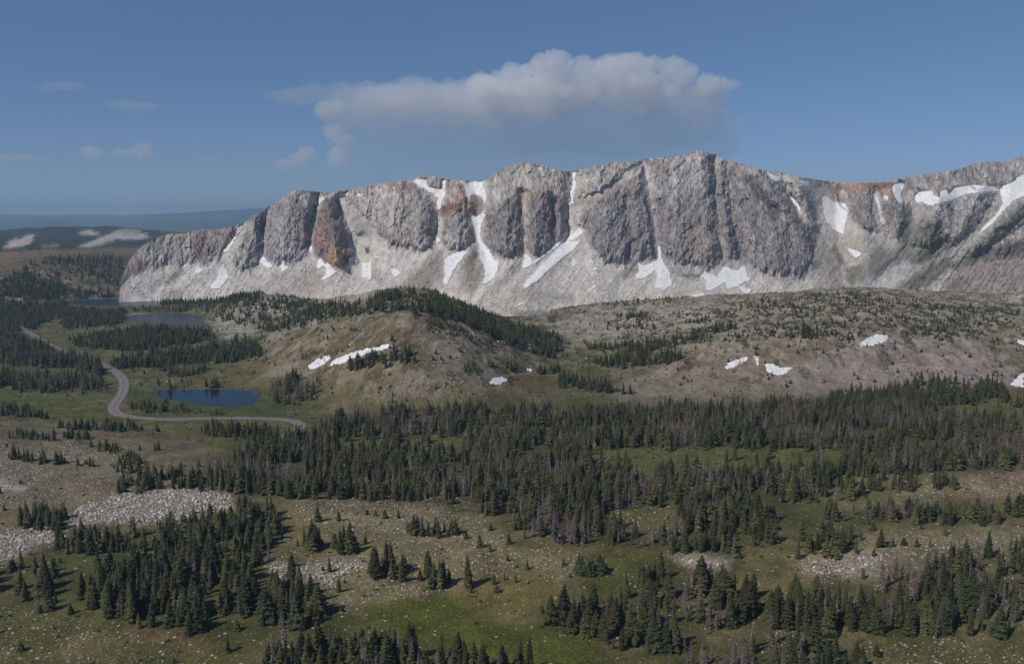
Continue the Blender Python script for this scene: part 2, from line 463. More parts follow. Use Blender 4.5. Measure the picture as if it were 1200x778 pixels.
# ------------------------------------------------------------------ ground colour layers (true surface colours)
GS = Sheet(0, 1200, 250, 790, 1.0)
TANG = (104, 98, 74); GREEN = (78, 80, 48); BENCH = (110, 103, 86); BROWN = (112, 97, 76); OLIVE = (84, 84, 54)
PINKR = (140, 126, 124); GREYR = (148, 142, 138); PALE = (176, 171, 170); FLOOR = (62, 60, 44); MEAD = (84, 88, 48)
ground_layers = [
    # poly, colour, blur, strength
    ([(-9, 260), (1209, 260), (1209, 470), (-9, 470)], OLIVE, 8, 1),
    ([(-9, 295), (150, 290), (170, 292), (160, 300), (60, 303), (20, 312), (-9, 318)], (122, 104, 88), 2, 1),
    ([(-9, 262), (190, 262), (190, 288), (-9, 294)], (50, 56, 48), 1, 1),
    ([(4, 290), (10, 283), (22, 280), (34, 276), (42, 274), (38, 282), (30, 288), (14, 291)], (186, 180, 175), .7, 1),
    ([(90, 274.5), (100, 270), (106, 269), (112, 272), (116, 275), (112, 276), (96, 275)], (186, 180, 175), .7, 1),
    ([(90, 290), (108, 283), (124, 276), (140, 270), (146, 268.5), (160, 269), (170, 274), (176, 278), (160, 281), (134, 281), (115, 288), (100, 290)], (186, 180, 175), .7, 1),
    ([(50, 289), (60, 286), (70, 287), (66, 290)], (150, 146, 142), 1, .9),
    ([(142, 271), (152, 269), (168, 273), (160, 276), (145, 275)], (120, 117, 114), 1, .6),
    ([(-9, 310), (30, 300), (140, 298), (150, 320), (140, 350), (-9, 352)], (96, 88, 74), 4, .8),
    ([(-9, 345), (15, 350), (25, 354), (18, 359), (-9, 365)], PALE, 1.5, 1),
    # outcrops beside the second lake
    ([(235, 385), (255, 372), (280, 364), (300, 352), (320, 346), (345, 352), (350, 362), (330, 372), (310, 378), (300, 388), (270, 392)], (152, 150, 145), 4, .75),
    ([(300, 362), (312, 350), (330, 346), (342, 352), (336, 360), (320, 364)], (172, 169, 164), 2, .9),
    ([(255, 390), (275, 384), (300, 386), (296, 392), (268, 396)], (155, 152, 146), 2, .9),
    ([(318, 388), (345, 385), (338, 395), (312, 400)], (150, 147, 140), 3, .8),
    ([(345, 382), (375, 372), (395, 366), (395, 374), (360, 386)], (160, 156, 150), 3, .7),
    ([(355, 356), (385, 340), (440, 340), (440, 350), (400, 360), (365, 362)], (158, 154, 148), 3, .9),
    ([(146, 368), (165, 366.5), (178, 368), (176, 370), (150, 371)], (150, 136, 122), 1, .9),
    ([(80, 377), (125, 376), (125, 384), (90, 386)], (140, 136, 128), 2, .6),
    ([(85, 392), (140, 385), (175, 386), (130, 392), (95, 397)], (122, 108, 88), 3, .7),
    ([(120, 415), (160, 411), (180, 413), (140, 420)], (120, 108, 86), 3, .7),
    # brown hill
    ([(290, 445), (300, 412), (350, 390), (400, 374), (460, 360), (530, 372), (600, 410), (640, 430), (660, 452), (600, 470), (500, 478), (420, 480), (370, 470), (340, 440), (320, 448)], BROWN, 8, .6),
    ([(300, 425), (330, 400), (380, 384), (400, 386), (360, 410), (320, 432)], (116, 98, 70), 5, .8),
    ([(460, 375), (505, 372), (520, 385), (495, 400), (470, 395)], (128, 112, 108), 5, .7),
    ([(505, 395), (560, 398), (565, 418), (520, 425), (500, 412)], (140, 132, 130), 6, .7),
    ([(330, 425), (352, 420), (350, 432), (335, 440), (300, 452)], (128, 116, 108), 4, .8),
    ([(420, 440), (520, 432), (600, 440), (640, 460), (560, 474), (440, 474)], (98, 92, 64), 8, .7),
    ([(500, 430), (560, 425), (590, 440), (540, 450)], (82, 84, 54), 6, .6),
    ([(545, 440), (575, 448), (560, 460), (540, 456)], (132, 122, 120), 4, .6),
    ([(385, 395), (470, 380), (500, 400), (440, 402), (400, 405)], (118, 104, 84), 5, .5),
    # valley between hill and right hill
    ([(650, 400), (720, 392), (730, 402), (700, 414), (660, 414)], (94, 96, 56), 4, .8),
    ([(690, 416), (720, 412), (725, 424), (690, 428)], (84, 92, 46), 3, .9),
    ([(640, 380), (700, 360), (760, 356), (860, 352), (870, 372), (790, 392), (720, 396), (660, 398)], (148, 141, 137), 6, .85),
    ([(760, 370), (800, 354), (850, 352), (850, 366), (790, 376)], (150, 149, 152), 4, .7),
    ([(760, 376), (800, 372), (790, 392), (755, 390)], (120, 108, 82), 5, .6),
    # right hill
    ([(720, 455), (790, 425), (850, 400), (900, 388), (960, 384), (1060, 380), (1150, 395), (1190, 420), (1200, 455), (1090, 470), (900, 462), (780, 470)], PINKR, 8, .9),
    ([(760, 440), (840, 405), (960, 388), (980, 400), (940, 430), (840, 440)], (124, 106, 86), 8, .8),
    ([(690, 462), (760, 440), (860, 440), (940, 455), (900, 466), (760, 470)], (118, 110, 92), 6, .7),
    ([(1020, 410), (1070, 400), (1130, 400), (1110, 420), (1040, 430)], (120, 104, 106), 6, .7),
    ([(1090, 430), (1140, 412), (1185, 420), (1180, 445), (1120, 450)], (138, 124, 132), 5, .7),
    ([(1150, 395), (1209, 390), (1209, 430), (1185, 425)], (98, 94, 62), 5, .7),
    ([(860, 358), (900, 348), (1000, 340), (1100, 345), (1209, 352), (1209, 385), (1100, 378), (960, 384), (860, 392)], (120, 114, 98), 6, .8),
    ([(1045, 340), (1090, 340), (1120, 350), (1070, 354)], (138, 118, 108), 4, .8),
    ([(1130, 365), (1209, 360), (1209, 395), (1160, 392)], (116, 116, 92), 5, .7),
    ([(1175, 348), (1190, 344), (1209, 342), (1209, 356), (1185, 355)], (172, 168, 164), 2, 1),
    ([(840, 385), (900, 380), (930, 386), (860, 400), (800, 408)], (140, 132, 126), 4, .7),
    # foot of the mountain
    ([(500, 345), (560, 352), (560, 362), (520, 358)], (86, 86, 60), 3, .8),
    # meadows by the pond
    ([(0, 455), (60, 452), (130, 460), (130, 490), (60, 492), (0, 478)], MEAD, 5, .9),
    ([(150, 455), (180, 450), (300, 448), (340, 470), (350, 490), (160, 489)], (72, 80, 46), 4, .95),
    ([(195, 440), (300, 436), (315, 452), (230, 452), (185, 455)], (104, 94, 58), 5, .8),
    ([(130, 492), (350, 494), (330, 512), (240, 520), (180, 508)], (98, 98, 64), 5, .8),
    # bench left
    ([(-9, 492), (60, 490), (140, 506), (240, 520), (260, 545), (240, 575), (140, 580), (60, 602), (-9, 610)], BENCH, 6, .95),
    ([(60, 560), (140, 548), (150, 570), (100, 585)], (122, 106, 90), 8, .6),
    ([(-9, 530), (80, 530), (60, 560), (-9, 560)], (124, 118, 104), 8, .6),
    # forest floor
    ([(240, 562), (290, 522), (400, 492), (560, 482), (760, 482), (960, 473), (1209, 470), (1209, 560), (980, 560), (920, 610), (850, 648), (692, 640), (585, 606), (508, 589), (334, 582)], (76, 74, 52), 8, .85),
    ([(393, 512), (445, 512), (447, 530), (395, 530)], (88, 94, 50), 4, .9),
    ([(463, 512), (548, 512), (545, 536), (465, 536)], (86, 92, 50), 5, .8),
    ([(690, 524), (800, 526), (800, 560), (700, 556)], (92, 96, 54), 5, .8),
    ([(800, 524), (990, 528), (990, 552), (800, 554)], (90, 98, 52), 5, .9),
    ([(1070, 466), (1209, 462), (1209, 492), (1110, 490)], (104, 100, 64), 5, .8),
    ([(700, 590), (790, 590), (800, 630), (720, 630)], (100, 96, 62), 6, .8),
    ([(1110, 555), (1209, 550), (1209, 590), (1120, 585)], (136, 118, 100), 5, .9),
    ([(975, 555), (1110, 552), (1110, 590), (980, 595)], (112, 108, 78), 6, .8),
    # foreground
    ([(320, 585), (470, 590), (600, 640), (700, 645), (690, 680), (640, 700), (560, 730), (430, 715), (370, 690), (330, 640)], (122, 113, 84), 10, .85),
    ([(540, 680), (640, 660), (660, 690), (620, 720), (560, 730), (530, 705)], (108, 100, 62), 8, .9),
    ([(420, 715), (480, 700), (530, 692), (545, 705), (560, 728), (640, 735), (700, 750), (720, 778), (640, 790), (520, 765), (450, 750)], (84, 92, 40), 5, 1),
    ([(690, 645), (770, 648), (760, 700), (690, 700), (670, 670)], (80, 82, 44), 6, .9),
    ([(0, 690), (60, 710), (120, 735), (240, 750), (300, 790), (0, 790)], (84, 84, 52), 8, .8),
    ([(130, 730), (240, 745), (240, 765), (150, 750)], (104, 84, 66), 6, .8),
    ([(60, 745), (130, 745), (140, 770), (80, 775)], (112, 100, 76), 8, .6),
    ([(-9, 660), (100, 650), (300, 645), (330, 700), (300, 750), (120, 730), (-9, 690)], (80, 82, 48), 8, .8),
    ([(930, 645), (1045, 640), (1045, 672), (940, 682)], (142, 134, 122), 5, .8),
    ([(860, 640), (930, 640), (1000, 680), (940, 700), (860, 690)], (114, 106, 72), 7, .8),
    ([(925, 690), (990, 682), (1005, 700), (940, 706)], (84, 94, 48), 4, .9),
    ([(1000, 620), (1209, 615), (1209, 650), (1040, 660)], (124, 114, 90), 7, .8),
    ([(1010, 750), (1209, 750), (1209, 790), (1000, 790)], (92, 92, 56), 7, .8),
    # boulder fields
    ([(72, 618), (90, 600), (110, 590), (130, 580), (190, 572), (240, 575), (276, 582), (272, 594), (235, 604), (180, 614), (120, 614), (90, 618)], (128, 120, 114), 5, .9),
    ([(-9, 625), (30, 619), (72, 620), (76, 632), (40, 641), (20, 656), (-9, 662)], (130, 123, 118), 5, .9),
    ([(-9, 562), (28, 564), (25, 576), (-9, 574)], (164, 162, 168), 3, .8),
    ([(305, 660), (330, 655), (350, 665), (375, 655), (395, 650), (425, 655), (430, 668), (400, 674), (388, 692), (365, 682), (345, 680), (335, 690), (325, 680)], (122, 114, 102), 5, .7),
    ([(780, 650), (800, 645), (850, 655), (845, 670), (800, 662)], (150, 144, 132), 3, .8),
]
rock_layers = [
    ([(72, 618), (90, 600), (110, 590), (130, 580), (190, 572), (240, 575), (276, 582), (272, 594), (235, 604), (180, 614), (120, 614), (90, 618)], 1.0),
    ([(-9, 625), (30, 619), (72, 620), (76, 632), (40, 641), (20, 656), (-9, 662)], 1.0),
    ([(-9, 562), (28, 564), (25, 576), (-9, 574)], .7),
    ([(305, 660), (330, 655), (350, 665), (375, 655), (395, 650), (425, 655), (430, 668), (400, 674), (388, 692), (365, 682), (345, 680), (335, 690), (325, 680)], .7),
    ([(930, 655), (960, 648), (1000, 655), (1010, 640), (1035, 648), (1042, 665), (1000, 674), (960, 680), (935, 674)], .6),
    ([(780, 650), (800, 645), (850, 655), (845, 670), (800, 662)], .6),
    ([(330, 588), (400, 585), (470, 590), (560, 600), (600, 640), (560, 652), (470, 642), (430, 628), (370, 622), (335, 600)], .4),
    ([(470, 640), (560, 650), (650, 645), (700, 650), (690, 680), (600, 672), (540, 682), (500, 700), (440, 702), (400, 718), (380, 712), (400, 690), (430, 680)], .34),
    ([(0, 700), (60, 715), (110, 735), (230, 755), (260, 790), (0, 790)], .16),
    ([(0, 520), (60, 520), (140, 530), (240, 550), (240, 574), (120, 580), (0, 602)], .3),
    ([(1000, 655), (1060, 625), (1200, 620), (1200, 640), (1120, 658)], .36),
    ([(1120, 562), (1200, 556), (1200, 586), (1130, 582)], .3),
    ([(1030, 560), (1120, 555), (1100, 588), (1040, 588)], .28),
    ([(690, 645), (770, 650), (760, 700), (690, 700)], .08),
    ([(1010, 752), (1200, 752), (1200, 790), (1000, 790)], .16),
    ([(1160, 640), (1200, 640), (1200, 700), (1150, 690)], .15),
    ([(700, 590), (790, 590), (800, 630), (720, 630)], .12),
    ([(900, 730), (960, 722), (990, 740), (960, 760), (900, 760)], .2),
]


def paint_ground(px, py, x, y, z):
    """surface colour of the ground at survey positions"""
    px, py = reflect(px, py)
    n1 = fbm(x / 60, y / 60, 21, 4); n2 = fbm(x / 17, y / 17, 22, 3)
    rgb = np.empty(px.shape + (3,))
    a, b = lin(TANG), lin(GREEN)
    t = sstep(-.25, .25, n1 + .4 * n2)[..., None]
    rgb[:] = a * (1 - t) + b * t
    sc = np.clip((py - 240) / 300, .15, 1.0)
    wx = px + 26 * sc * fbm(x / 45, y / 45, 31, 4) + 4 * n2 * sc
    wy = py + 9 * sc * fbm(x / 45, y / 45, 33, 4) + 2 * n2 * sc
    fr = sstep(320, 292, py)
    wx = wx + fr * 9 * fbm(px / 9, py / 2.5, 35, 4, .6); wy = wy + fr * 2.2 * fbm(px / 7, py / 3, 36, 4, .6)
    for poly, c, bl, st in ground_layers:
        m = GS.sample(GS.blur(GS.fill(poly), bl), wx, wy) * st
        m = np.clip(m, 0, 1)[..., None]
        rgb = rgb * (1 - m) + lin(c) * m
    # bare stone and scrub mottling on the hills
    hillm = sstep(500, 440, py) * sstep(300, 330, py) * (.25 + .75 * sstep(9, 24, z))
    p1 = sstep(.10, .34, fbm(x / 26, y / 40, 25, 4, .62)) * hillm * .5
    rgb = rgb * (1 - p1[..., None]) + lin((150, 143, 138)) * p1[..., None]
    kn = ridged(x / 75, y / 90, 11, 3)
    p4 = sstep(.34, .6, kn + .5 * fbm(x / 18, y / 22, 24, 3)) * hillm * (.34 + .3 * sstep(560, 680, px) * sstep(420, 390, py))
    rgb = rgb * (1 - p4[..., None]) + lin((156, 148, 140)) * p4[..., None]
    p5 = sstep(.0, -.35, kn) * hillm * .5
    rgb = rgb * (1 - p5[..., None]) + lin((80, 82, 50)) * p5[..., None]
    p2 = sstep(.14, .3, fbm(x / 30, y / 46, 27, 4, .62)) * (.25 + .5 * hillm)
    rgb = rgb * (1 - p2[..., None]) + lin((68, 67, 44)) * p2[..., None]
    p3 = sstep(.1, .35, fbm(x / 11, y / 15, 29, 3, .6)) * .28
    rgb = rgb * (1 - p3[..., None]) + lin((60, 59, 37)) * p3[..., None]
    return rgb * np.array([1.04, 1.0, .92])


def rock_density(px, py, x, y):
    px, py = reflect(px, py)
    wx = px + 14 * fbm(x / 30, y / 30, 31, 3); wy = py + 5 * fbm(x / 30, y / 30, 33, 3)
    out = np.zeros(px.shape)
    for poly, v in rock_layers:
        out = np.maximum(out, GS.sample(GS.blur(GS.fill(poly), 5), wx, wy) * v)
    return out


# ------------------------------------------------------------------ materials
def ground_material():
    t = NT('ground_mat')
    b = t.n('ShaderNodeBsdfPrincipled'); t.l(b.outputs[0], t.out.inputs[0])
    b.inputs['Roughness'].default_value = .95; b.inputs['Specular IOR Level'].default_value = .1
    at = t.n('ShaderNodeAttribute', attribute_name='Col')
    tc = t.n('ShaderNodeTexCoord'); P = tc.outputs['Object']
    k = t.math('MULTIPLY', t.ramp(t.noise(P, .035, 6, .62), .25, .75, .66, 1.34), t.ramp(t.noise(P, .6, 4, .7), .3, .7, .6, 1.4))
    hs = t.n('ShaderNodeVectorMath', operation='SCALE'); t.l(at.outputs['Color'], hs.inputs[0]); t.l(k, hs.inputs['Scale'])
    c = hs.outputs[0]
    # olive and straw tussocks
    f = t.ramp(t.noise(P, .12, 4), .5, .68)
    c = t.mix(t.math('MULTIPLY', f, .35), c, tuple(lin((70, 78, 44))), 'MIX')
    # dark low shrubs
    f = t.ramp(t.noise(P, .22, 3), .62, .72)
    c = t.mix(t.math('MULTIPLY', f, .30), c, tuple(lin((58, 60, 40))))
    # stones among the grass: alpha of the colour says how stony
    vo = t.n('ShaderNodeTexVoronoi'); vo.inputs['Scale'].default_value = .42; t.l(P, vo.inputs['Vector'])
    sp = t.n('ShaderNodeSeparateColor'); t.l(vo.outputs['Color'], sp.inputs[0])
    sel = t.math('LESS_THAN', sp.outputs[0], t.math('MULTIPLY', at.outputs['Alpha'], 1.1))
    rad = t.ramp(sp.outputs[1], 0, 1, .1, .42)
    near = t.math('LESS_THAN', vo.outputs['Distance'], rad)
    c = t.mix(t.math('MULTIPLY', sel, near), c, tuple(lin((172, 164, 156))))
    vo = t.n('ShaderNodeTexVoronoi'); vo.inputs['Scale'].default_value = .95; t.l(P, vo.inputs['Vector'])
    sp = t.n('ShaderNodeSeparateColor'); t.l(vo.outputs['Color'], sp.inputs[0])
    sel = t.math('LESS_THAN', sp.outputs[0], t.math('MULTIPLY', at.outputs['Alpha'], 1.5))
    near = t.math('LESS_THAN', vo.outputs['Distance'], t.ramp(sp.outputs[1], 0, 1, .15, .5))
    c = t.mix(t.math('MULTIPLY', sel, near), c, tuple(lin((150, 140, 128))))
    t.l(c, b.inputs['Base Color'])
    bp = t.n('ShaderNodeBump'); bp.inputs['Strength'].default_value = .8; bp.inputs['Distance'].default_value = 1.2
    t.l(t.noise(P, .35, 5, .65), bp.inputs['Height']); t.l(bp.outputs[0], b.inputs['Normal'])
    return t.m


def rock_material():
    t = NT('rock_mat')
    b = t.n('ShaderNodeBsdfPrincipled'); t.l(b.outputs[0], t.out.inputs[0])
    b.inputs['Roughness'].default_value = .92; b.inputs['Specular IOR Level'].default_value = .15
    at = t.n('ShaderNodeAttribute', attribute_name='Col')
    tc = t.n('ShaderNodeTexCoord'); P = tc.outputs['Object']
    k = t.math('MULTIPLY', t.ramp(t.noise(P, .05, 6, .65), .25, .75, .78, 1.22), t.ramp(t.noise(P, .3, 4, .7), .25, .75, .7, 1.3))
    hs = t.n('ShaderNodeVectorMath', operation='SCALE'); t.l(at.outputs['Color'], hs.inputs[0]); t.l(k, hs.inputs['Scale'])
    t.l(hs.outputs[0], b.inputs['Base Color'])
    bp = t.n('ShaderNodeBump'); bp.inputs['Strength'].default_value = .8; bp.inputs['Distance'].default_value = 1.6
    t.l(t.noise(P, .14, 7, .7), bp.inputs['Height']); t.l(bp.outputs[0], b.inputs['Normal'])
    return t.m


def snow_material():
    t = NT('snow_mat')
    b = t.n('ShaderNodeBsdfPrincipled'); t.l(b.outputs[0], t.out.inputs[0])
    b.inputs['Roughness'].default_value = .7; b.inputs['Specular IOR Level'].default_value = .2
    tc = t.n('ShaderNodeTexCoord')
    c = t.mix(t.ramp(t.noise(tc.outputs['Object'], .09, 5, .6), .45, .8), (.84, .84, .85), (.56, .53, .50))
    t.l(c, b.inputs['Base Color'])
    bp = t.n('ShaderNodeBump'); bp.inputs['Strength'].default_value = .5; bp.inputs['Distance'].default_value = 1.5
    t.l(t.noise(tc.outputs['Object'], .2, 4), bp.inputs['Height']); t.l(bp.outputs[0], b.inputs['Normal'])
    return t.m


def water_material(name, rough, bump, base):
    t = NT(name)
    b = t.n('ShaderNodeBsdfPrincipled'); t.l(b.outputs[0], t.out.inputs[0])
    b.inputs['Base Color'].default_value = base + (1,); b.inputs['Specular IOR Level'].default_value = .2 if rough < .1 else .1; b.inputs['Roughness'].default_value = rough; b.inputs['IOR'].default_value = 1.33
    tc = t.n('ShaderNodeTexCoord')
    bp = t.n('ShaderNodeBump'); bp.inputs['Strength'].default_value = bump; bp.inputs['Distance'].default_value = .6
    mp = t.n('ShaderNodeMapping'); mp.inputs['Scale'].default_value = (1, .35, 1); t.l(tc.outputs['Object'], mp.inputs[0])
    t.l(t.noise(mp.outputs[0], .8, 3), bp.inputs['Height']); t.l(bp.outputs[0], b.inputs['Normal'])
    return t.m


M_GROUND = ground_material(); M_ROCK = rock_material(); M_SNOW = snow_material(); M_POND = water_material('pond_water_mat', .05, .10, (.008, .017, .021)); M_LAKE = water_material('lake_water_mat', .16, 1.0, (.014, .034, .062))


def leaf_mat(name, rgb, var, objvar):
    t = NT(name)
    b = t.n('ShaderNodeBsdfPrincipled'); t.l(b.outputs[0], t.out.inputs[0])
    b.inputs['Roughness'].default_value = .85; b.inputs['Specular IOR Level'].default_value = .12
    at = t.n('ShaderNodeAttribute', attribute_name='Tint')
    oi = t.n('ShaderNodeObjectInfo')
    k2 = t.ramp(oi.outputs['Random'], 0, 1, 1 - objvar, 1 + objvar)
    hs = t.n('ShaderNodeVectorMath', operation='SCALE'); t.l(at.outputs['Color'], hs.inputs[0]); t.l(k2, hs.inputs['Scale'])
    t.l(hs.outputs[0], b.inputs['Base Color'])
    return t.m


M_LEAF = leaf_mat('needle_mat', None, 0, .25); M_DEAD = leaf_mat('dead_branch_mat', None, 0, .25)
M_BARK = simple_mat('bark_mat', lin((88, 76, 66)), .9, .1, .2, 3)
M_BARKD = simple_mat('dead_bark_mat', lin((128, 118, 112)), .9, .1, .2, 3)
M_STONE = leaf_mat('boulder_mat', None, 0, .12)

# ------------------------------------------------------------------ ground sheet
sc_in = np.linspace(-.66, .66, 1200)
sc_l = -np.geomspace(.66, 1.15, 70)[::-1][:-1]
S = np.concatenate([sc_l, sc_in, -sc_l[::-1]])
Ys = [90.]
while Ys[-1] < 36000:
    Y = Ys[-1]
    if Y < 400: d = 4
    elif Y < 2050: d = min(max(.8, Y * Y / (F * 200) * .85), 3.0)
    elif Y < 3400: d = 14
    elif Y < 8200: d = 42
    else: d = Y * .02
    Ys.append(Y + d)
Ys = np.array(Ys)
GX = S[None] * Ys[:, None]; GY = np.repeat(Ys[:, None], len(S), 1)
GZ = zfun(GX, GY)
ppx, ppy = proj(GX, GY, GZ)
GZ0 = GZ.copy()


def zfast(x, y):
    """height read off the finished ground sheet"""
    x = np.asarray(x, float); y = np.asarray(y, float)
    fy = np.interp(y, Ys, np.arange(len(Ys))); fx = np.interp(x / np.maximum(y, 1), S, np.arange(len(S)))
    iy = np.clip(fy.astype(int), 0, len(Ys) - 2); ix = np.clip(fx.astype(int), 0, len(S) - 2)
    v = fy - iy; u = fx - ix
    return (GZ0[iy, ix] * (1 - u) + GZ0[iy, ix + 1] * u) * (1 - v) + (GZ0[iy + 1, ix] * (1 - u) + GZ0[iy + 1, ix + 1] * u) * v


tick('ground')
grgb = paint_ground(ppx, ppy, GX, GY, GZ)
# low curvature of the plain beyond: pale rock domes stand up a little
rk = rock_density(ppx, ppy, GX, GY)
rk_bg = np.where(ppy < 480, .16 * sstep(.0, .3, fbm(GX / 70, GY / 70, 77, 3)), .05)
rpx, rpy = reflect(ppx, ppy)
for poly in ([(500, 395), (570, 398), (600, 440), (560, 465), (470, 470), (400, 470), (500, 430)], [(700, 470), (760, 440), (900, 455), (1000, 400), (1180, 410), (1180, 450), (900, 466)], [(640, 380), (760, 356), (860, 352), (870, 372), (720, 398)], [(330, 425), (352, 420), (350, 432), (300, 452), (310, 440)]):
    rk_bg = np.maximum(rk_bg, .42 * GS.sample(GS.blur(GS.fill(poly), 6), rpx, rpy))
alpha = np.clip(np.maximum(rk * .9, rk_bg), 0, 1)
# road shoulders: gravel
ny, nx = GX.shape
idx = np.arange(ny * nx).reshape(ny, nx)
quads = np.stack([idx[:-1, :-1], idx[:-1, 1:], idx[1:, 1:], idx[1:, :-1]], -1).reshape(-1, 4)
ground = mesh_obj('ground', np.stack([GX, GY, GZ], -1).reshape(-1, 3), quads, M_GROUND, smooth=True)
set_col(ground, 'Col', grgb.reshape(-1, 3), alpha.ravel())
tag(ground, kind='structure')
del GX, GY, GZ, quads, idx

tick('lakes')
# ------------------------------------------------------------------ lakes
for (zl, P), nm in zip(LAKEW, ('pond', 'lake', 'lake')):
    me = bpy.data.meshes.new(nm)
    c = P.mean(0)
    n = len(P)
    out = c + (P - c) * 1.0
    # push the rim slightly under the bank
    d = P - c; d /= np.linalg.norm(d, axis=1)[:, None]
    R = P + d * 1.5
    V = np.concatenate([np.stack([R[:, 0], R[:, 1], np.full(n, zl)], 1), [[c[0], c[1], zl]]])
    fc = np.array([(i, (i + 1) % n, n) for i in range(n)])
    o = mesh_obj(nm, V, fc, M_POND if nm == 'pond' else M_LAKE)
    o.data.flip_normals() if o.data.polygons[0].normal.z < 0 else None
    tag(o, kind='structure')

# ------------------------------------------------------------------ road
def ribbon(name, off0, off1, dz, mat, parent=None, dash=None):
    P = ROADP
    T = np.gradient(P, axis=0); T /= np.linalg.norm(T, axis=1)[:, None]
    Nn = np.stack([-T[:, 1], T[:, 0]], 1)
    A = P + Nn * off0; B = P + Nn * off1
    V = np.concatenate([np.c_[A, RZ + dz], np.c_[B, RZ + dz]])
    n = len(P)
    i = np.arange(n - 1)
    fc = np.stack([i, i + 1, i + 1 + n, i + n], 1)
    o = mesh_obj(name, V, fc, mat, parent)
    if o.data.polygons[5].normal.z < 0:
        o.data.flip_normals()
    return o


M_ASPH = simple_mat('asphalt_mat', lin((118, 112, 116)), .9, .2, .12, .2)
M_YEL = simple_mat('yellow_line_mat', lin((150, 122, 84)), .8, .2)
M_WHT = simple_mat('white_line_mat', lin((196, 192, 194)), .8, .2)
M_GRAV = simple_mat('gravel_mat', lin((128, 118, 106)), .95, .1, .2, .5)
road = ribbon('road', -4.4, 4.4, .10, M_ASPH)
tag(road, kind='structure')
for off in (-.22, .22):
    ribbon('centre_line', off - .1, off + .1, .115, M_YEL, road)
for off in (-3.6, 3.6):
    ribbon('edge_line', off - .12, off + .12, .115, M_WHT, road)
sh = ribbon('road_shoulder', -6.6, 6.6, .05, M_GRAV)
tag(sh, kind='structure')

tick('mountain')
# ------------------------------------------------------------------ mountain
crest_pts = [(140, 343), (142, 330), (145, 320), (152, 305), (161, 293), (169, 287), (177, 282.5), (190, 276), (202, 274), (216, 274), (229, 271), (237, 269), (245, 270), (253, 270), (264, 267), (274, 264.5), (288, 260), (293, 256), (297, 253), (305, 249), (309, 247.6), (311, 246.5), (313, 243), (323, 238), (331, 232), (340, 226), (347, 222.3), (359, 223.5), (374, 225.5), (386, 226), (403, 223), (417, 221), (433, 217), (448, 215), (462, 213), (477, 212), (485, 209.5), (497, 204.3), (503, 205.5), (512, 208), (528, 210.5), (549, 212), (565, 213), (571, 210), (584, 200.6), (598, 194.4), (610, 190.5), (618, 189), (631, 192), (645, 198), (655, 200.5), (670, 201), (682, 199), (693, 196), (715, 190.6), (732, 188.5), (748, 189.5), (756, 187), (765, 185.4), (785, 184.4), (800, 182), (805, 180), (812, 178), (818, 176), (826, 177), (832, 181), (840, 181), (848, 187.5), (863, 190.6), (888, 198), (900, 200.6), (914, 202), (935, 207), (960, 211.5), (983, 214), (1005, 214), (1024, 214), (1045, 212), (1062, 207.5), (1080, 205), (1099, 203), (1123, 199), (1131, 196), (1140, 192.6), (1156, 190), (1175, 189.5), (1185, 187.5), (1200, 183), (1260, 172), (1330, 178), (1420, 190)]
base_pts = [(140, 343), (150, 322), (171, 317), (192, 311), (212, 312), (227, 307), (243, 311), (253, 307), (262, 307), (274, 319), (292, 315), (303, 307), (322, 309), (351, 309), (366, 297), (372, 302), (398, 313), (415, 303), (420, 277), (433, 277), (450, 279), (458, 289), (481, 291), (505, 297), (516, 284), (532, 295), (553, 289), (561, 284), (573, 299), (590, 305), (615, 297), (627, 303), (643, 295), (662, 277), (682, 270), (686, 285), (707, 306), (734, 312), (748, 306), (771, 302), (785, 307), (811, 310), (838, 321), (857, 304), (879, 306), (894, 321), (941, 325), (949, 316), (956, 280), (962, 270), (985, 273), (999, 268), (1024, 278), (1051, 279), (1070, 290), (1120, 296), (1200, 300), (1420, 300)]
foot_pts = [(140, 344), (152, 350), (172, 354), (200, 357), (240, 356), (300, 356), (360, 358), (400, 360), (450, 364), (500, 364), (550, 366), (580, 368), (620, 373), (660, 376), (700, 374), (800, 370), (900, 366), (1000, 362), (1200, 366), (1420, 366)]
footY_pts = [(126, 2200), (190, 2200), (300, 2200), (450, 2100), (620, 1980), (700, 1980), (800, 2020), (900, 2060), (1000, 2100), (1200, 2120), (1420, 2120)]
I = lambda pts, x: np.interp(x, [p[0] for p in pts], [p[1] for p in pts])
_xs = np.arange(100, 1440, 1.0)
_k = np.hanning(41); _k /= _k.sum()
_bs = np.convolve(np.pad(I(base_pts, _xs), 20, mode='edge'), _k, mode='valid')
_cs = np.convolve(np.pad(I(crest_pts, _xs), 20, mode='edge'), _k, mode='valid')
base_smooth = lambda x: np.interp(x, _xs, _bs)
crest_smooth = lambda x: np.interp(x, _xs, _cs)


def crest_y(px):
    return I(crest_pts, px) + .9 * fbm(px / 9, px * 0 + .5, 61, 3) + .5 * perlin(px / 2.2, px * 0 + 3.3, 62)


